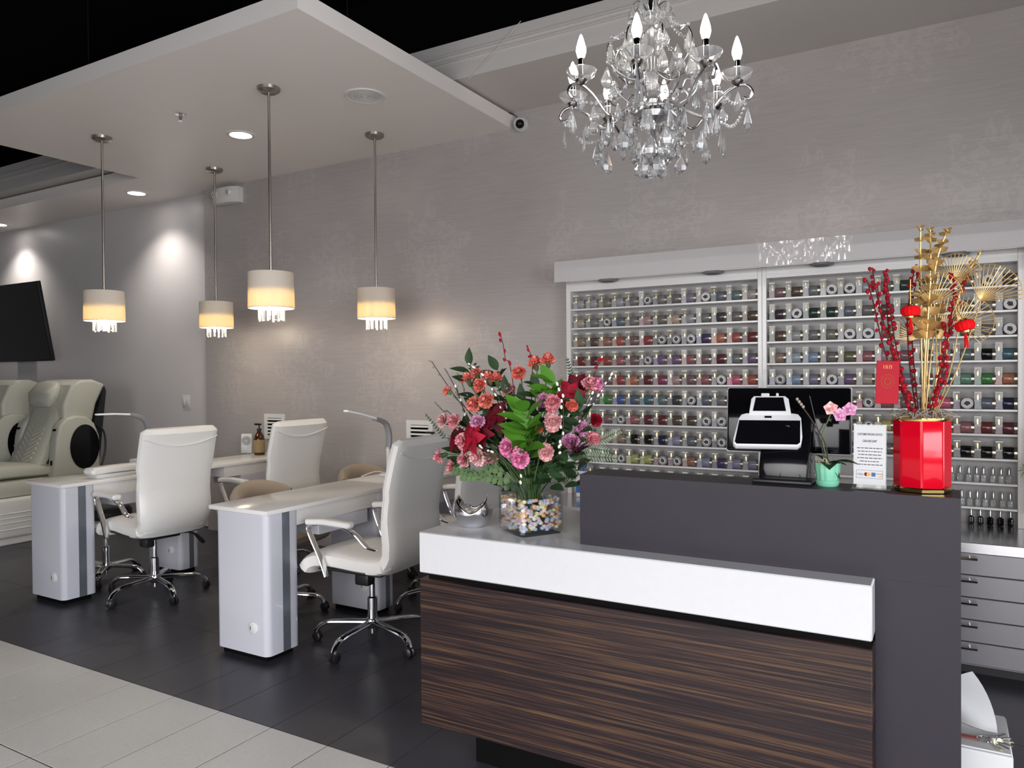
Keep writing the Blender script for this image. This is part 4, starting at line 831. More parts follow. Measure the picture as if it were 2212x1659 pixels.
def lily(px, py, dy, where, m='petal_wine', sc=1.0):
    p = at_y(px, py, VC.y+dy); t = thing('lily', 'dark red lily '+where, 'flower', p, 0, 'dark red lilies in the glass vase')
    mb = MB(); fwd = Vector(((p.x-VC.x)*1.5, -.9, .25)).normalized(); a = fwd.cross(Vector((0, 0, 1))).normalized(); b = a.cross(fwd)
    for i in range(6):
        q = 2*PI*i/6; d = fwd*.45+a*math.cos(q)+b*math.sin(q); mb.leaf((0, 0, 0), d, .050*sc*rs.uniform(.75, 1.1), .040*sc, fwd+Vector((0, 0, rs.uniform(-.4, .4))), .55, 5)
    obj('petals', mb, m, t, recalc=False); obj('stem', MB().tube(stem_pts(p), .0025, 5), 'stem_green', t, True)
    st = MB()
    for i in range(4): st.tube([(0, 0, 0), fwd*.035+a*.008*math.cos(i*1.6)+b*.008*math.sin(i*1.6)], .001, 4)
    obj('stamens', st, 'petal_red', t)
lily(1020, 946, -.16, 'at the left front', 'petal_red', 1.15); lily(1040, 938, -.13, 'behind the left front lily', 'petal_wine', 1.1); lily(986, 950, -.06, 'in shade at the left'); lily(1073, 898, -.12, 'behind the green leaves at left', 'petal_wine', 1.2); lily(1232, 852, -.06, 'at the upper right', 'petal_red'); lily(1245, 835, -.01, 'topmost at the right')
def leafy(px, py, dy, where, m, n, ln, wd, kind='leafy stem'):
    p = at_y(px, py, VC.y+dy); t = thing('leafy_stem', kind+' '+where, 'foliage', p, 0, 'leafy stems in the glass vase')
    obj('stem', MB().tube(stem_pts(p), .003, 5), 'stem_green', t, True)
    for i in range(n):
        q = 2.4*i+rs.uniform(-.3, .3); up = -.05+.02*i
        d = Vector((math.cos(q), -.55+.45*math.sin(q), .15+.55*math.sin(q)*(.6)+.08*i)); mb = MB().leaf(Vector((0, 0, -.012*(n-i)+.02)), d, ln*rs.uniform(.8, 1.15), wd, (0, -.6, .8), .12, 5)
        obj('leaf', mb, m, t, recalc=False)
leafy(1136, 895, -.17, 'with bright green leaves at the centre front', 'leaf_bright', 11, .10, .052); leafy(1143, 935, -.15, 'with bright green leaves below the centre', 'leaf_bright', 8, .09, .05); leafy(1195, 832, -.05, 'with green leaves at the upper right', 'leaf_bright', 8, .09, .046)
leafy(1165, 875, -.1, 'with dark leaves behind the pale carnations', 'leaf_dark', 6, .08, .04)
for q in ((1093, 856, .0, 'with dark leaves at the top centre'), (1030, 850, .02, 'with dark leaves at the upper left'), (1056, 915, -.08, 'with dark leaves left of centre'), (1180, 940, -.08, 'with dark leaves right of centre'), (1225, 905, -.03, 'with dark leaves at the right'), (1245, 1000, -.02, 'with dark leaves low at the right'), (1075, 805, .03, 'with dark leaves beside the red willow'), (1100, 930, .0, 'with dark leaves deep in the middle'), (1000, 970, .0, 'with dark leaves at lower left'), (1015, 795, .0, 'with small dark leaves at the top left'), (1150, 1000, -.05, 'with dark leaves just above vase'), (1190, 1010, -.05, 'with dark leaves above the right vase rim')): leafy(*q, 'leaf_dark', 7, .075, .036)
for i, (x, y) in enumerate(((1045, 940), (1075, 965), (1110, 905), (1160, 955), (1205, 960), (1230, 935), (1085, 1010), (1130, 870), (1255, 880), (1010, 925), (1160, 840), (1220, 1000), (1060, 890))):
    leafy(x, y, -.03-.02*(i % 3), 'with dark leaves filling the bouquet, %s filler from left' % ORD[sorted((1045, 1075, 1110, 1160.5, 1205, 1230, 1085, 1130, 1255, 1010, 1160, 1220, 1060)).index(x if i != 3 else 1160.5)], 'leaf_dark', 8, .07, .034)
def eucalyptus(pts, where):
    P = [at_y(x, y, VC.y-.09+d) for x, y, d in pts]; t = thing('eucalyptus_spray', 'grey green eucalyptus spray '+where, 'foliage', P[-1], 0, 'eucalyptus sprays in the glass vase')
    path = smooth_path([MOUTH+Vector((-.02, -.03, -.05))]+P, 6); obj('stem', MB().tube(path, .002, 5), 'stem_green', t, True)
    for i in range(4, len(path), 2):
        for s in (-1, 1): obj('leaf', MB().leaf(path[i], Vector((s*.35-.3, -.5, s*.8)), .024, .024, (0, -1, .2), .05, 4), 'leaf_grey', t, True, recalc=False)
eucalyptus([(1085, 1040, .02), (1050, 1030, 0), (1015, 1020, 0), (985, 1018, .02)], 'drooping low to the left'); eucalyptus([(1085, 1020, .0), (1060, 1012, 0), (1030, 1030, -.02), (1003, 1028, -.02)], 'over the vase edge at left')
def willow(pts, where, m='catkin', n=12, dy=-.06, stem='twig', r=.0055):
    P = [at_y(x, y, VC.y+dy) for x, y in pts]; t = thing('pussy_willow', ('red' if m == 'berry_red' else 'white' if m == 'catkin' else 'grey')+' pussy willow branch '+where, 'branch', P[0], 0, 'pussy willow branches in the glass vase')
    path = smooth_path(P+[MOUTH+Vector(((P[-1].x-MOUTH.x)*.2, -.01, 0)), VC+Vector((0, 0, .05))], 6); L = 6*(len(P)-1)+3; obj('twig', MB().tube(path, .0016, 5), stem, t, True)
    n = int(n*.72)
    for i in range(n):
        f = min(L-.01, max(0, (i+rs.uniform(-.3, .3))/n*L)); k = int(f); c = path[k].lerp(path[k+1], f-k); dd = (path[k]-path[k+1]).normalized(); sd = Vector((rs.uniform(-1, 1), -.5, rs.uniform(-1, 1))).normalized()*.0065
        rr = r*rs.uniform(.75, 1.2); b = MB().ball((0, 0, 0), (rr*.72, rr*.72, rr*1.25), 7, 5).xf(Matrix.Translation(c+sd) @ aim(dd).to_matrix().to_4x4()); obj('catkin', b, m, t, True)
mat('catkin_grey', (.20, .18, .18), .85)
willow([(932, 780), (965, 830), (1000, 880), (1020, 920)], 'reaching far up to the left', 'catkin_grey', 16, -.02, r=.0042); willow([(962, 797), (985, 840), (1005, 880)], 'second at the upper left', 'catkin_grey', 9, -.03, r=.004); willow([(990, 808), (1003, 840), (1012, 862)], 'short at the upper left', 'catkin_grey', 7, -.04, r=.0045); willow([(939, 868), (960, 890), (978, 898)], 'pointing left at mid height', 'catkin_grey', 6, -.03, r=.004)
willow([(1010, 787), (1045, 815), (1075, 855), (1090, 895), (1098, 930)], 'arching from the top left into centre', 'catkin', 16, -.17); willow([(985, 832), (1003, 890), (1015, 915)], 'behind the left willow', 'catkin', 8, -.1)
willow([(1207, 828), (1215, 860), (1217, 910), (1212, 950), (1208, 975)], 'hanging in a line right of centre', 'catkin', 18, -.17); willow([(1325, 804), (1300, 840), (1275, 880), (1250, 925)], 'reaching far up to the right', 'catkin', 14, -.02); willow([(1280, 850), (1262, 890), (1240, 940)], 'shorter at the right', 'catkin', 10, -.06); willow([(1035, 962), (1050, 975), (1075, 985)], 'low at the left front', 'catkin', 6, -.16); willow([(1128, 1040), (1122, 1018), (1124, 1000)], 'drooping over the vase front', 'catkin', 5, -.12)
willow([(1081, 724), (1087, 745), (1092, 775), (1105, 808)], 'rising highest at the top', 'berry_red', 8, .02, 'twig_red', .0065); willow([(1141, 752), (1147, 770), (1150, 800)], 'second highest at the top', 'berry_red', 6, .02, 'twig_red', .006); willow([(1303, 773), (1290, 792), (1278, 820)], 'at the upper right edge', 'berry_red', 6, .0, 'twig_red', .006)
def fern(px, py, qx, qy, dy, where, m='fern_pale', n=12, ln=.03):
    a, b = at_y(px, py, VC.y+dy), at_y(qx, qy, VC.y+dy); t = thing('fern_sprig', 'feathery fern sprig '+where, 'foliage', a, 0, 'fern sprigs in the glass vase')
    path = [a.lerp(b, i/n) for i in range(n+1)]; obj('stem', MB().tube(path+smooth_path([b, b.lerp(MOUTH, .6)+Vector((0, 0, .02)), MOUTH+Vector((.02, 0, -.06))], 4)[1:], .0012, 4), 'stem_green', t, True)
    fd = (a-b).normalized(); sd = fd.cross(Vector((0, 1, 0))).normalized(); mb = MB()
    for i in range(1, n+1):
        for s in (-1, 1): mb.leaf(path[i], fd*.6+sd*s, ln*(.4+.6*i/n), .005, (0, -1, 0), 0, 3)
    obj('fronds', mb, m, t, True, recalc=False)
fern(1342, 929, 1290, 955, -.02, 'pointing right over the ledge'); fern(1225, 772, 1240, 840, .02, 'standing up at right before the shelf', 'leaf_dark', 11, .02); fern(1285, 882, 1298, 935, -.02, 'upright at the right edge', 'fern_pale', 10, .018); fern(918, 893, 960, 945, -.02, 'thin at the far left', 'leaf_dark', 10, .016); fern(1318, 975, 1255, 965, -.05, 'low over the ledge corner'); fern(1252, 1022, 1215, 1040, -.04, 'low and dark beside the ledge', 'leaf_dark', 9, .02); fern(1335, 990, 1260, 985, -.03, 'lowest at the right', 'fern_pale')
p = at_y(1242, 966, VC.y-.15); t = thing('protea', 'dark purple protea bud at the right front of the bouquet', 'flower', p)
for i in range(10):
    q = 2*PI*i/10; obj('bract', MB().leaf((.0, 0, -.02), Vector((.45+.35*math.cos(q), -.5+.4*math.sin(q), .5-.15*math.cos(q))), .075, .026, (math.cos(q), -.4, math.sin(q)), .05), 'protea', t, recalc=False)
obj('stem', MB().tube(stem_pts(p), .003, 5), 'stem_green', t, True)
# dense cut stems in the vase neck
stm = MB()
for i in range(46):
    a = Vector((rs.uniform(-.055, .055), rs.uniform(-.055, .055), .03)); b = Vector((rs.uniform(-.065, .065), rs.uniform(-.065, .065), vh)); c = b*1.0+Vector((b.x*1.5, b.y*1.3, rs.uniform(.06, .14)-.0))
    stm.tube(smooth_path([VC+a, VC+b, VC+c], 4), rs.uniform(.0014, .003), 5)
o = obj('cut_stems', stm, 'stem_green'); o['kind'] = 'stuff'; tag(o, 'dense green cut stems crowded in the vase neck', 'stems')
# ================================================================ chrome bowl
BC = Vector((-1.515, 2.33, ST)); R = .075
bm = bmesh.new(); NU, NV = 56, 14; grid = []
for j in range(NV+1):
    row_ = []
    for i in range(NU):
        w = 2*PI*i/NU; rim = -.08+.86*abs(math.cos(w-PX(27)))**1.5          # two raised horns, two dips
        th = -1.05+(rim+1.05)*j/NV; row_.append(bm.verts.new((R*math.cos(th)*math.cos(w), R*math.cos(th)*math.sin(w), R*(math.sin(th)+math.sin(1.05)))))
    grid.append(row_)
for j in range(NV):
    for i in range(NU): bm.faces.new((grid[j][i], grid[j][(i+1) % NU], grid[j+1][(i+1) % NU], grid[j+1][i]))
bm.faces.new(grid[0][::-1])
me = bpy.data.meshes.new('bowl'); bm.to_mesh(me); bm.free(); me.materials.append(MATS['chrome']); me.polygons.foreach_set('use_smooth', [True]*len(me.polygons))
o = bpy.data.objects.new('chrome_bowl', me); col.objects.link(o); o.location = BC; md = o.modifiers.new('thick', 'SOLIDIFY'); md.thickness = .003; md.offset = -1
tag(o, 'round chrome scoop-rimmed bowl on the white slab beside the vase', 'bowl')
cm = MB()
for i in range(70): a = rs.uniform(0, 6.28); q = .05*rs.random()**.5; cm.ball((q*math.cos(a), q*math.sin(a), .045+rs.uniform(-.008, .012)), .007, 6, 4)
cm.xf(Matrix.Translation(BC)); o = obj('wrapped_sweets', cm, 'candy_3'); o['kind'] = 'stuff'; tag(o, 'small pale wrapped sweets inside the chrome bowl', 'sweets')
# ================================================================ on the ledge: point of sale, orchid, notice, red vase
LY = 2.33
t = thing('pos_monitor', 'black point of sale monitor on a thick black stand, turned away', 'monitor', (-.43, 2.34, BT))
Mm = Matrix.Translation((-.43, 2.50, 1.265)) @ Matrix.Rotation(PX(4), 4, 'Z') @ Matrix.Rotation(PX(-9), 4, 'X')
obj('panel', MB().rbox(-.185, .185, -.012, .012, -.10, .105, .006).xf(Mm), 'black_gloss', t, True); obj('edge_frame', MB().rbox(-.188, .188, .004, .010, -.103, .108, .004).xf(Mm), 'white_plastic', t, True)
obj('stand_column', MB().prism([(2.335, BT+.0005), (2.33, 1.13), (2.42, 1.30), (2.50, 1.30), (2.48, 1.1), (2.44, BT-.0)], -.485, -.345, 'x', .006), 'black_gloss', t, True)
obj('base', MB().rbox(-.50, -.33, 2.30, 2.402, BT, BT+.012, .005), 'black_plastic', t, True)
t = thing('card_terminal', 'white customer-facing payment terminal with two black screens', 'terminal', (-.455, 2.37, 1.18))
Mt = Matrix.Translation((-.452, 2.33, 1.205)) @ Matrix.Rotation(PX(14), 4, 'Z') @ Matrix.Rotation(PX(-33), 4, 'X')
mb = MB().prism([(-.105, -.005), (-.098, -.012), (.078, -.012), (.088, -.004), (.093, .02), (.093, .085), (.085, .098), (.07, .101), (-.065, .101), (-.08, .096), (-.088, .083), (-.105, .01)], -.012, .014, 'y', .004)
obj('body', mb.xf(Mt), 'white_plastic', t, True)
obj('main_screen', MB().prism([(-.100, .0), (-.095, -.007), (.077, -.007), (.085, .0), (.089, .074), (-.086, .074)], -.0135, -.0125, 'y').xf(Mt), 'black_gloss', t, True)
obj('printer_head', MB().prism([(-.058, .095), (.065, .095), (.06, .15), (.05, .16), (-.042, .16), (-.05, .15)], -.016, .03, 'y', .004).xf(Mt), 'white_plastic', t, True)
obj('upper_screen', MB().prism([(-.046, .105), (.050, .105), (.044, .153), (-.036, .153)], -.0175, -.0165, 'y').xf(Mt), 'black_gloss', t, True)
obj('camera_slot', MB().box(-.012, .008, -.0145, -.0125, .083, .089).xf(Mt), 'black_gap', t, True)
obj('paper_slot', MB().rbox(-.02, .005, -.01, .012, .16, .174, .003).rbox(.024, .032, -.01, .012, .16, .174, .002).xf(Mt), 'white_plastic', t, True)
obj('bracket', MB().box(-.475, -.40, 2.36, 2.43, 1.20, 1.26), 'black_plastic', t, True)
# orchid
OC = Vector((-.291, 2.333, BT)); t = thing('flower_pot', 'small ribbed mint green pot with saucer, holding an orchid', 'pot', OC)
prof = []; n = 48; vs = []; fs = []
for z, r_, rib in ((.014, .026, 0), (.02, .030, .0012), (.06, .034, .0012), (.068, .036, 0), (.068, .032, 0), (.056, .030, 0)):
    for j in range(n): q = 2*PI*j/n; rr = r_+(rib if j % 4 < 2 else -rib); vs.append((rr*math.cos(q), rr*math.sin(q), z))
for i in range(5): fs += [(i*n+j, i*n+(j+1) % n, (i+1)*n+(j+1) % n, (i+1)*n+j) for j in range(n)]
fs += [tuple(range(n)), tuple(5*n+j for j in range(n))]
obj('pot_wall', MB().add(vs, fs), 'pot_green', t); obj('saucer', MB().lathe([(0, 0), (.027, 0), (.031, .005), (.033, .017), (.030, .018), (.0, .012)], 36), 'pot_green', t)
mo = MB()
for i in range(40): a = rs.uniform(0, 6.3); q = rs.uniform(0, .03); p = Vector((q*math.cos(a), q*math.sin(a), .062)); mo.tube(smooth_path([p, p+Vector((rs.uniform(-.02, .02), rs.uniform(-.02, .02), rs.uniform(.004, .022))), p+Vector((rs.uniform(-.02, .02), rs.uniform(-.02, .02), .002))], 3), .0009, 4)
o = obj('moss', mo, mat('moss_light', (.42, .38, .28), .9), t); o['kind'] = 'stuff'
t = thing('orchid', 'purple and white orchid with two bare stems and drooping leaves', 'orchid', OC+Vector((0, 0, .064)))
s1 = smooth_path([OC+Vector((0, 0, .06)), at_y(1783, 960, LY), at_y(1752, 905, LY), at_y(1722, 865, LY)], 6); s2 = smooth_path([OC+Vector((.004, 0, .06)), at_y(1776, 945, LY), at_y(1790, 905, LY), at_y(1800, 882, LY)], 6)
obj('stem', MB().tube(s1, .002, 6), 'twig', t, True); obj('stem', MB().tube(s2, .002, 6), 'stem_green', t, True); obj('support_stick', MB().tube([OC+Vector((-.004, 0, .06)), at_y(1749, 855, LY)], .0014, 5), 'dark_plastic', t, True)
for i in range(4): obj('bud', MB().ball(s1[-1].lerp(s1[-4], i/3)+Vector((0, 0, .004)), (.0045, .004, .005), 8, 6), 'moss', t, True)
for (px, py, m) in ((1795, 882, 'petal_pale'), (1815, 896, 'petal_orchid'), (1836, 884, 'petal_orchid')):
    p = at_y(px, py, LY-.005); fl_ = MB()
    for i in range(5): q = 2*PI*i/5+.4; fl_.leaf(p, Vector((math.cos(q), -.25, math.sin(q))), .021, .024, (0, -1, 0), .15, 5)
    fl_.ball(p+Vector((0, -.006, -.003)), (.005, .006, .006), 8, 6); obj('bloom', fl_, m, t, True, recalc=False)
obj('flower_stalk', MB().tube(smooth_path([s2[-1], at_y(1815, 893, LY), at_y(1836, 882, LY)], 4), .0013, 5), 'stem_green', t, True)
for d, l, w in (((.7, -.25, .25), .085, .046), ((.1, -.7, .1), .07, .044), ((.5, .5, .1), .06, .03), ((.6, -.2, -.5), .055, .026), ((-.5, .3, .5), .05, .024)): obj('leaf', MB().leaf(OC+Vector((.004, -.004, .066)), d, l, w, (0, 0, 1), .3, 5), 'leaf_dark', t, True, recalc=False)
# notice in an acrylic stand
t = thing('notice_stand', 'clear acrylic stand holding a printed white pricing notice', 'sign', (-.178, 2.325, BT))
Ms = Matrix.Translation((-.1795, 2.315, BT+.0005)) @ Matrix.Rotation(PX(-4), 4, 'Z') @ Matrix.Rotation(PX(-5), 4, 'X')
sw, sh_ = .041, .178
obj('acrylic_sheet', MB().box(-sw-.002, sw+.002, -.004, .004, 0, sh_+.003).xf(Ms), 'acrylic', t, True); obj('acrylic_foot', MB().rbox(-.225, -.125, 2.275, 2.385, BT, BT+.004, .001, 1), 'acrylic', t, True)
pp = obj('paper', MB().box(-sw, sw, -.0052, -.0042, .012, sh_).xf(Ms), 'white_paper', t, True)
def text_obj(name, s, size, loc, M, m, par, bold=0, width=None):
    cu = bpy.data.curves.new(name, 'FONT'); cu.body = s; cu.size = size; cu.align_x = 'CENTER'; cu.extrude = .00012; cu.offset = bold
    to = bpy.data.objects.new(name, cu); col.objects.link(to); bpy.context.view_layer.update()
    me = bpy.data.meshes.new_from_object(to.evaluated_get(bpy.context.evaluated_depsgraph_get())); bpy.data.objects.remove(to); bpy.data.curves.remove(cu)
    if width: xs_ = [v.co.x for v in me.vertices]; me.transform(Matrix.Diagonal((width/(max(xs_)-min(xs_)), 1, 1, 1)))
    me.materials.append(MATS[m]); me.transform(M @ Matrix.Translation(loc) @ Matrix.Rotation(PI/2, 4, 'X'))
    rl = root_loc(par); me.transform(Matrix.Translation(-rl)); o = bpy.data.objects.new(name, me); col.objects.link(o); o.parent = par; return o
text_obj('heading_text', 'CUSTOMER PRICING NOTICE', .0088, (0, -.0056, .150), Ms, 'ink', pp, .0001, .064)
text_obj('heading_text', 'CASH DISCOUNT', .0088, (0, -.0056, .131), Ms, 'ink', pp, .00016, .037)
ln_ = MB()
for i, w in enumerate((.066, .062, .058, .064, .05, .066)):
    z = .113-.0092*i; x = -w/2
    while x < w/2: l = rs.uniform(.004, .011); ln_.box(x, min(x+l, w/2), -.0056, -.0053, z, z+.0022); x += l+.0018
obj('small_print', ln_.xf(Ms), 'ink', pp, True)
fr = MB().box(-.034, .034, -.0056, -.0053, .0515, .0522).box(-.034, .034, -.0056, -.0053, .030, .0307).box(-.034, -.0334, -.0056, -.0053, .030, .052).box(.0334, .034, -.0056, -.0053, .030, .052)
obj('card_frame', fr.xf(Ms), 'ink', pp, True)
text_obj('card_logo', 'VISA', .0085, (-.0235, -.0056, .0375), Ms, 'ink_blue', pp, 0, .015)
obj('card_logo', MB().lathe([(0, -.0057), (.0052, -.0057), (.0052, -.0053), (0, -.0053)], 16, (-.0085, 0, .041), 'y').xf(Ms), 'petal_red', pp, True); obj('card_logo', MB().lathe([(0, -.0058), (.0052, -.0058), (.0052, -.0053), (0, -.0053)], 16, (-.0025, 0, .041), 'y').xf(Ms), mat('logo_orange', (.75, .35, .05), .6), pp, True)
obj('card_logo', MB().box(.005, .0155, -.0057, -.0053, .0355, .0465).xf(Ms), 'ink_blue', pp, True); text_obj('card_logo', 'DISCOVER', .0036, (.0248, -.0056, .042), Ms, 'ink', pp, 0, .0145); obj('card_logo', MB().prism([(.018, .0345), (.032, .0345), (.032, .0395)], -.0057, -.0053, 'y').xf(Ms), MATS['logo_orange'], pp, True)
# red octagonal vase
RC = Vector((-.0515, 2.352, BT)); t = thing('red_vase', 'glossy red octagonal vase with gold rims on the ledge', 'vase', RC)
def octa(r, z, ph): return [(r*math.cos(ph+PI/4*j), r*math.sin(ph+PI/4*j), z) for j in range(8)]
ph = math.atan2(-2.352, .0515)
def octo(levels):
    vs = [p for r, z in levels for p in octa(r, z, ph)]; k = len(levels); fs = [tuple(range(8))[::-1]]
    for i in range(k-1): fs += [(i*8+j, i*8+(j+1) % 8, (i+1)*8+(j+1) % 8, (i+1)*8+j) for j in range(8)]
    return MB().add(vs, fs+[tuple((k-1)*8+j for j in range(8))])
bm = bmesh.new(); q = octo([(.066, .008), (.072, .016), (.072, .196), (.069, .20), (.06, .2), (.06, .185)]); me = mesh_of('x', q, 'red_glaze', False); bm.from_mesh(me)
bmesh.ops.bevel(bm, geom=[e for e in bm.edges if abs(e.verts[0].co.z-e.verts[1].co.z) > .05], offset=.004, segments=3, affect='EDGES'); q = MB().from_bm(bm)
obj('vase_body', q, 'red_glaze', t); obj('gold_foot', octo([(.060, 0), (.0725, .003), (.0735, .011), (.070, .016)]), 'gold', t)
obj('gold_rim', octo([(.070, .192), (.0735, .197), (.0735, .203), (.066, .206), (.061, .204), (.060, .19)]), 'gold', t)
mo = MB()
for i in range(150):
    a = rs.uniform(0, 6.3); q = .062*rs.random()**.5; p = Vector((q*math.cos(a), q*math.sin(a), .198)); s_ = .025
    mo.tube(smooth_path([p, p+Vector((rs.uniform(-s_, s_), rs.uniform(-s_, s_), rs.uniform(.006, .028))), p+Vector((rs.uniform(-s_, s_)*1.5, rs.uniform(-s_, s_)*1.5, rs.uniform(.0, .012)))], 4), .0011, 4)
o = obj('moss', mo, 'moss', t); o['kind'] = 'stuff'
RM = RC+Vector((0, 0, .2))
def rpath(pts, dy, base=None):
    P = [at_y(x, y, RC.y+dy) for x, y in pts]; b = RM+Vector(((P[-1].x-RM.x)*.25, dy*.3, -.02))
    return smooth_path(P+[b], 6)
def berry_branch(pts, dy, where, n=16, r=.0062):
    path = rpath(pts, dy); t = thing('berry_branch', 'red berry branch '+where, 'branch', path[-1], 0, 'red berry branches in the red vase')
    obj('twig', MB().tube(path, .0019, 5), 'twig_red', t, True); L = len(path)-4
    bm_ = MB().ball((0, 0, 0), (r*.9, r*.9, r*1.15), 8, 6); bmesh_ = mesh_of('berry', bm_, 'berry_red')
    rl = root_loc(t)
    for i in range(n):
        f = i/n*L; k = int(f); c = path[k].lerp(path[k+1], f-k)+Vector((rs.uniform(-1, 1), rs.uniform(-1, .6), rs.uniform(-.5, .5)))*.007; link('berry', bmesh_, t, c-rl, (rs.uniform(-.6, .6), rs.uniform(-.6, .6), 0), rs.uniform(.75, 1.1))
berry_branch([(1873, 605), (1888, 660), (1903, 730), (1925, 800), (1950, 850)], -.03, 'leaning furthest to the left', 18); berry_branch([(1884, 578), (1895, 640), (1915, 720), (1945, 810)], .0, 'second from the left, tall', 18); berry_branch([(1912, 585), (1920, 640), (1930, 720), (1955, 830)], -.02, 'third from the left, tall', 22); berry_branch([(1918, 595), (1915, 660), (1925, 740), (1950, 830)], .03, 'behind the third at left', 18); berry_branch([(1895, 610), (1905, 690), (1935, 780), (1962, 860)], -.04, 'at the left front', 18)
berry_branch([(1976, 578), (1965, 640), (1960, 700), (1965, 790), (1975, 860)], .02, 'behind the left lantern, tall', 20); berry_branch([(1982, 590), (1972, 650), (1970, 720), (1975, 800)], .035, 'behind the gold leaves', 14); berry_branch([(2058, 590), (2060, 640), (2052, 700), (2040, 760), (2020, 850)], -.02, 'tallest on the right', 24); berry_branch([(2090, 590), (2065, 660), (2045, 740), (2025, 830)], .02, 'leaning right behind lantern', 18); berry_branch([(2050, 790), (2038, 820), (2025, 860)], -.04, 'short on the right', 10); berry_branch([(1935, 760), (1945, 820), (1965, 870)], -.05, 'short at the left front', 12); berry_branch([(2043, 700), (2040, 770), (2028, 850)], -.035, 'low on the right front', 12)
def gold_euc(pts, dy, where, n=9, ls=.026):
    path = rpath(pts, dy); t = thing('gold_eucalyptus', 'gold eucalyptus stem '+where, 'branch', path[-1], 0, 'gold eucalyptus stems in the red vase')
    obj('stem', MB().tube(path, .0024, 6), 'gold_matte', t, True); L = int(len(path)*.62)
    for i in range(n):
        k = int(i/n*L)
        for s in (-1, 1):
            q = i*1.3; d = Vector((s*math.cos(q), s*math.sin(q)-.2, .25)); obj('leaf', MB().leaf(path[k], d+Vector((0, 0, .35)), ls*(.5+.5*min(1, i/4)), ls*.85*(.5+.5*min(1, i/4)), (0, -.8, .5), .12, 4), 'gold_matte', t, True, recalc=False)
gold_euc([(1988, 492), (1988, 560), (1990, 640), (1990, 740), (1992, 830)], -.01, 'at the left, tall and straight', 11); gold_euc([(2009, 496), (2010, 560), (2006, 640), (2000, 740)], .0, 'in the middle, tall', 12); gold_euc([(2047, 497), (2028, 545), (2016, 610), (2006, 720)], -.02, 'leaning right at the top', 11); gold_euc([(2118, 545), (2085, 600), (2065, 660), (2035, 760)], .02, 'leaning far right', 10, .02); gold_euc([(2010, 600), (2006, 660), (2002, 720), (1998, 780)], -.05, 'short with broad leaves at the front', 9, .036); gold_euc([(1985, 640), (1992, 700), (1998, 770)], -.04, 'short with broad leaves left of centre', 8, .034); gold_euc([(2035, 640), (2022, 700), (2012, 760)], .0, 'short with broad leaves right of centre', 7, .03)
def fan_palm(px, py, hx, hy, dy, where, rad=.055, span=2.0, m='gold_matte', n=17):
    c = at_y(px, py, RC.y+dy); tip = at_y(hx, hy, RC.y+dy); t = thing('gold_fan_leaf', 'openwork gold fan leaf '+where, 'leaf', c, 0, 'gold fan leaves in the red vase')
    u = (tip-c).normalized(); side = u.cross(Vector((.25, 1, 0)).normalized()).normalized(); R_ = (tip-c).length; mb = MB(); rim = []
    for i in range(n):
        a = span*(i/(n-1)-.5); d = u*math.cos(a)+side*math.sin(a); e = c+d*R_*(.86+.14*math.cos(a*1.3)); rim.append(e)
        mb.tube([c+d*.004, c.lerp(e, .6)+Vector((0, -.006, 0)), e], .0012, 5)
    obj('ribs', mb, m, t, True); obj('rim', MB().tube(rim[:-4], .0011, 5), m, t, True); b = RM+Vector((.02, dy*.3, -.02)); obj('stalk', MB().tube(smooth_path([c, c.lerp(b, .5)+Vector((.01, 0, 0)), b], 5), .0018, 5), m, t, True)
fan_palm(2118, 650, 2172, 578, .0, 'highest at the far right'); fan_palm(2072, 700, 2142, 668, -.03, 'lower at the far right, facing front', span=2.6, n=17); fan_palm(2060, 612, 2072, 548, .03, 'at the top, right of centre'); fan_palm(2018, 655, 2016, 588, -.03, 'in the middle beneath the tall stems', span=2.5); fan_palm(1985, 730, 1938, 690, .03, 'at the left behind the lantern', span=2.2); fan_palm(2030, 735, 2034, 640, .02, 'broad one deep in the middle', span=1.2)
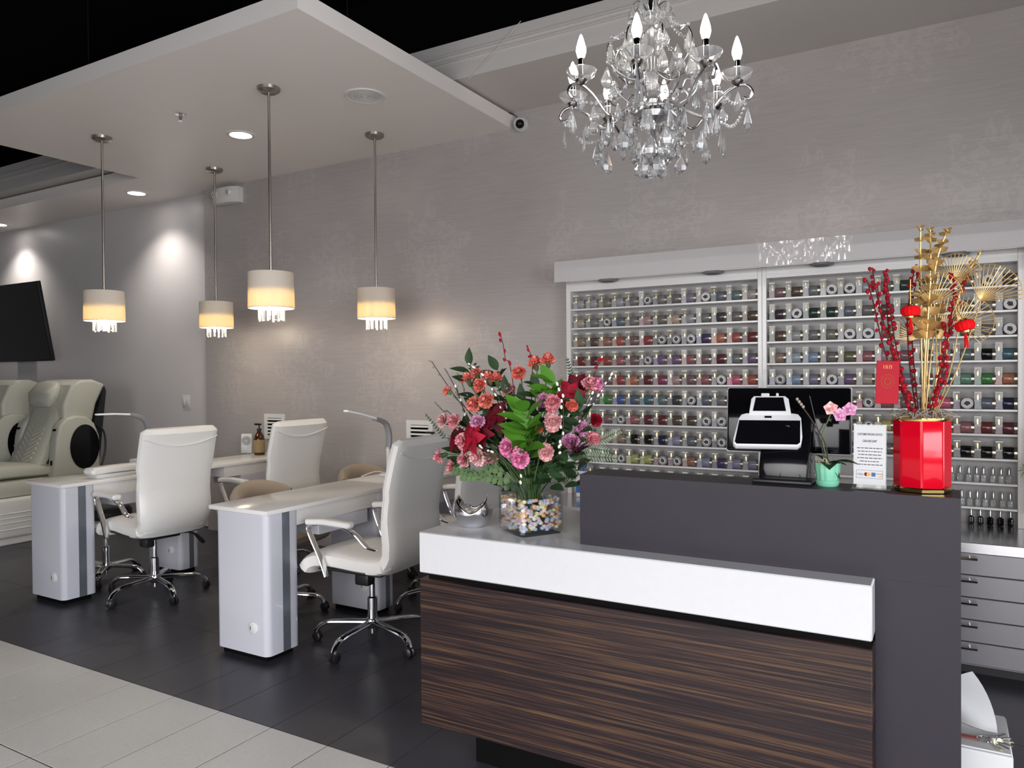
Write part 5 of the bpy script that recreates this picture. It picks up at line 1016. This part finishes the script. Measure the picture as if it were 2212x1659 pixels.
def lantern(px, py, dy, where, tilt=0, top=None):
    p = at_y(px, py, RC.y+dy); t = thing('paper_lantern', 'small red lantern with gold caps and tassel '+where, 'lantern', p, 0, 'small red lanterns in the red vase'); Ml = Matrix.Rotation(tilt, 4, 'Y')
    vs = []; fs = []; n = 32; lv = [(.55, -.0135), (.85, -.0115), (1, -.004), (1, .004), (.85, .0115), (.55, .0135)]
    for f, z in lv:
        for j in range(n): r_ = .0235*f*(1+(.03 if j % 2 else -.03)); vs.append((r_*math.cos(2*PI*j/n), r_*math.sin(2*PI*j/n), z))
    for i in range(5): fs += [(i*n+j, i*n+(j+1) % n, (i+1)*n+(j+1) % n, (i+1)*n+j) for j in range(n)]
    fs += [tuple(range(n)), tuple(5*n+j for j in range(n))]
    obj('lantern_body', MB().add(vs, fs).xf(Ml), 'red_felt', t)
    for s in (1, -1): obj('gold_cap', MB().lathe([(0, s*.013), (.011, s*.013), (.010, s*.018), (.0, s*.018)], 16).xf(Ml), 'gold', t)
    tb = MB()
    for i in range(9): a = 2*PI*i/9; tb.tube([(0, 0, -.018), (.003*math.cos(a), .003*math.sin(a), -.03), (.0045*math.cos(a), .0045*math.sin(a), -.058)], .001, 4)
    obj('tassel', tb.xf(Matrix.Rotation(tilt*.3, 4, 'Y')), 'red_felt', t)
    obj('hanging_cord', MB().tube([Ml @ Vector((0, 0, .017)), (Vector(top)-p) if top else Vector((.0, 0, .085))], .0012, 5), 'gold_matte', t)
lantern(1967, 672, -.07, 'at the left', 0); lantern(2084, 703, -.06, 'tilted at the right', -.25, at_y(2062, 660, RC.y-.02))
# red envelope
p = at_y(1917, 825, RC.y-.06); t = thing('red_envelope', 'red gift envelope with gold ring emblem hanging left of red vase', 'envelope', p)
Me = Matrix.Rotation(PX(2), 4, 'Y') @ Matrix.Rotation(PX(8), 4, 'Z')
obj('envelope_body', MB().rbox(-.0285, .0285, -.0012, .0012, -.06, .058, .001, 1).xf(Me), 'red_paper', t)
gd = mat('gold_print', (.40, .20, .05), .4, metal=.4)
obj('ring_emblem', MB().tube([(.016*math.cos(a), -.0014, .002+.018*math.sin(a)) for a in [2*PI*i/28 for i in range(28)]], .0006, 4, True).tube([(.008*math.cos(a), -.0014, .002+.010*math.sin(a)) for a in [2*PI*i/18 for i in range(18)]], .0008, 4, True).xf(Me), gd, t)
gm = MB()
for x in (-.011, -.006, -.002, .003, .008): gm.box(x, x+.0016, -.0016, -.0012, .036, .046)
gm.box(-.006, -.0004, -.0016, -.0012, .040, .0415).box(.003, .0096, -.0016, -.0012, .044, .0458); obj('gold_characters', gm.xf(Me), gd, t)
obj('hanging_string', MB().tube([(0, 0, .057), (.02, .03, .09)], .0008, 4), 'gold_matte', t)
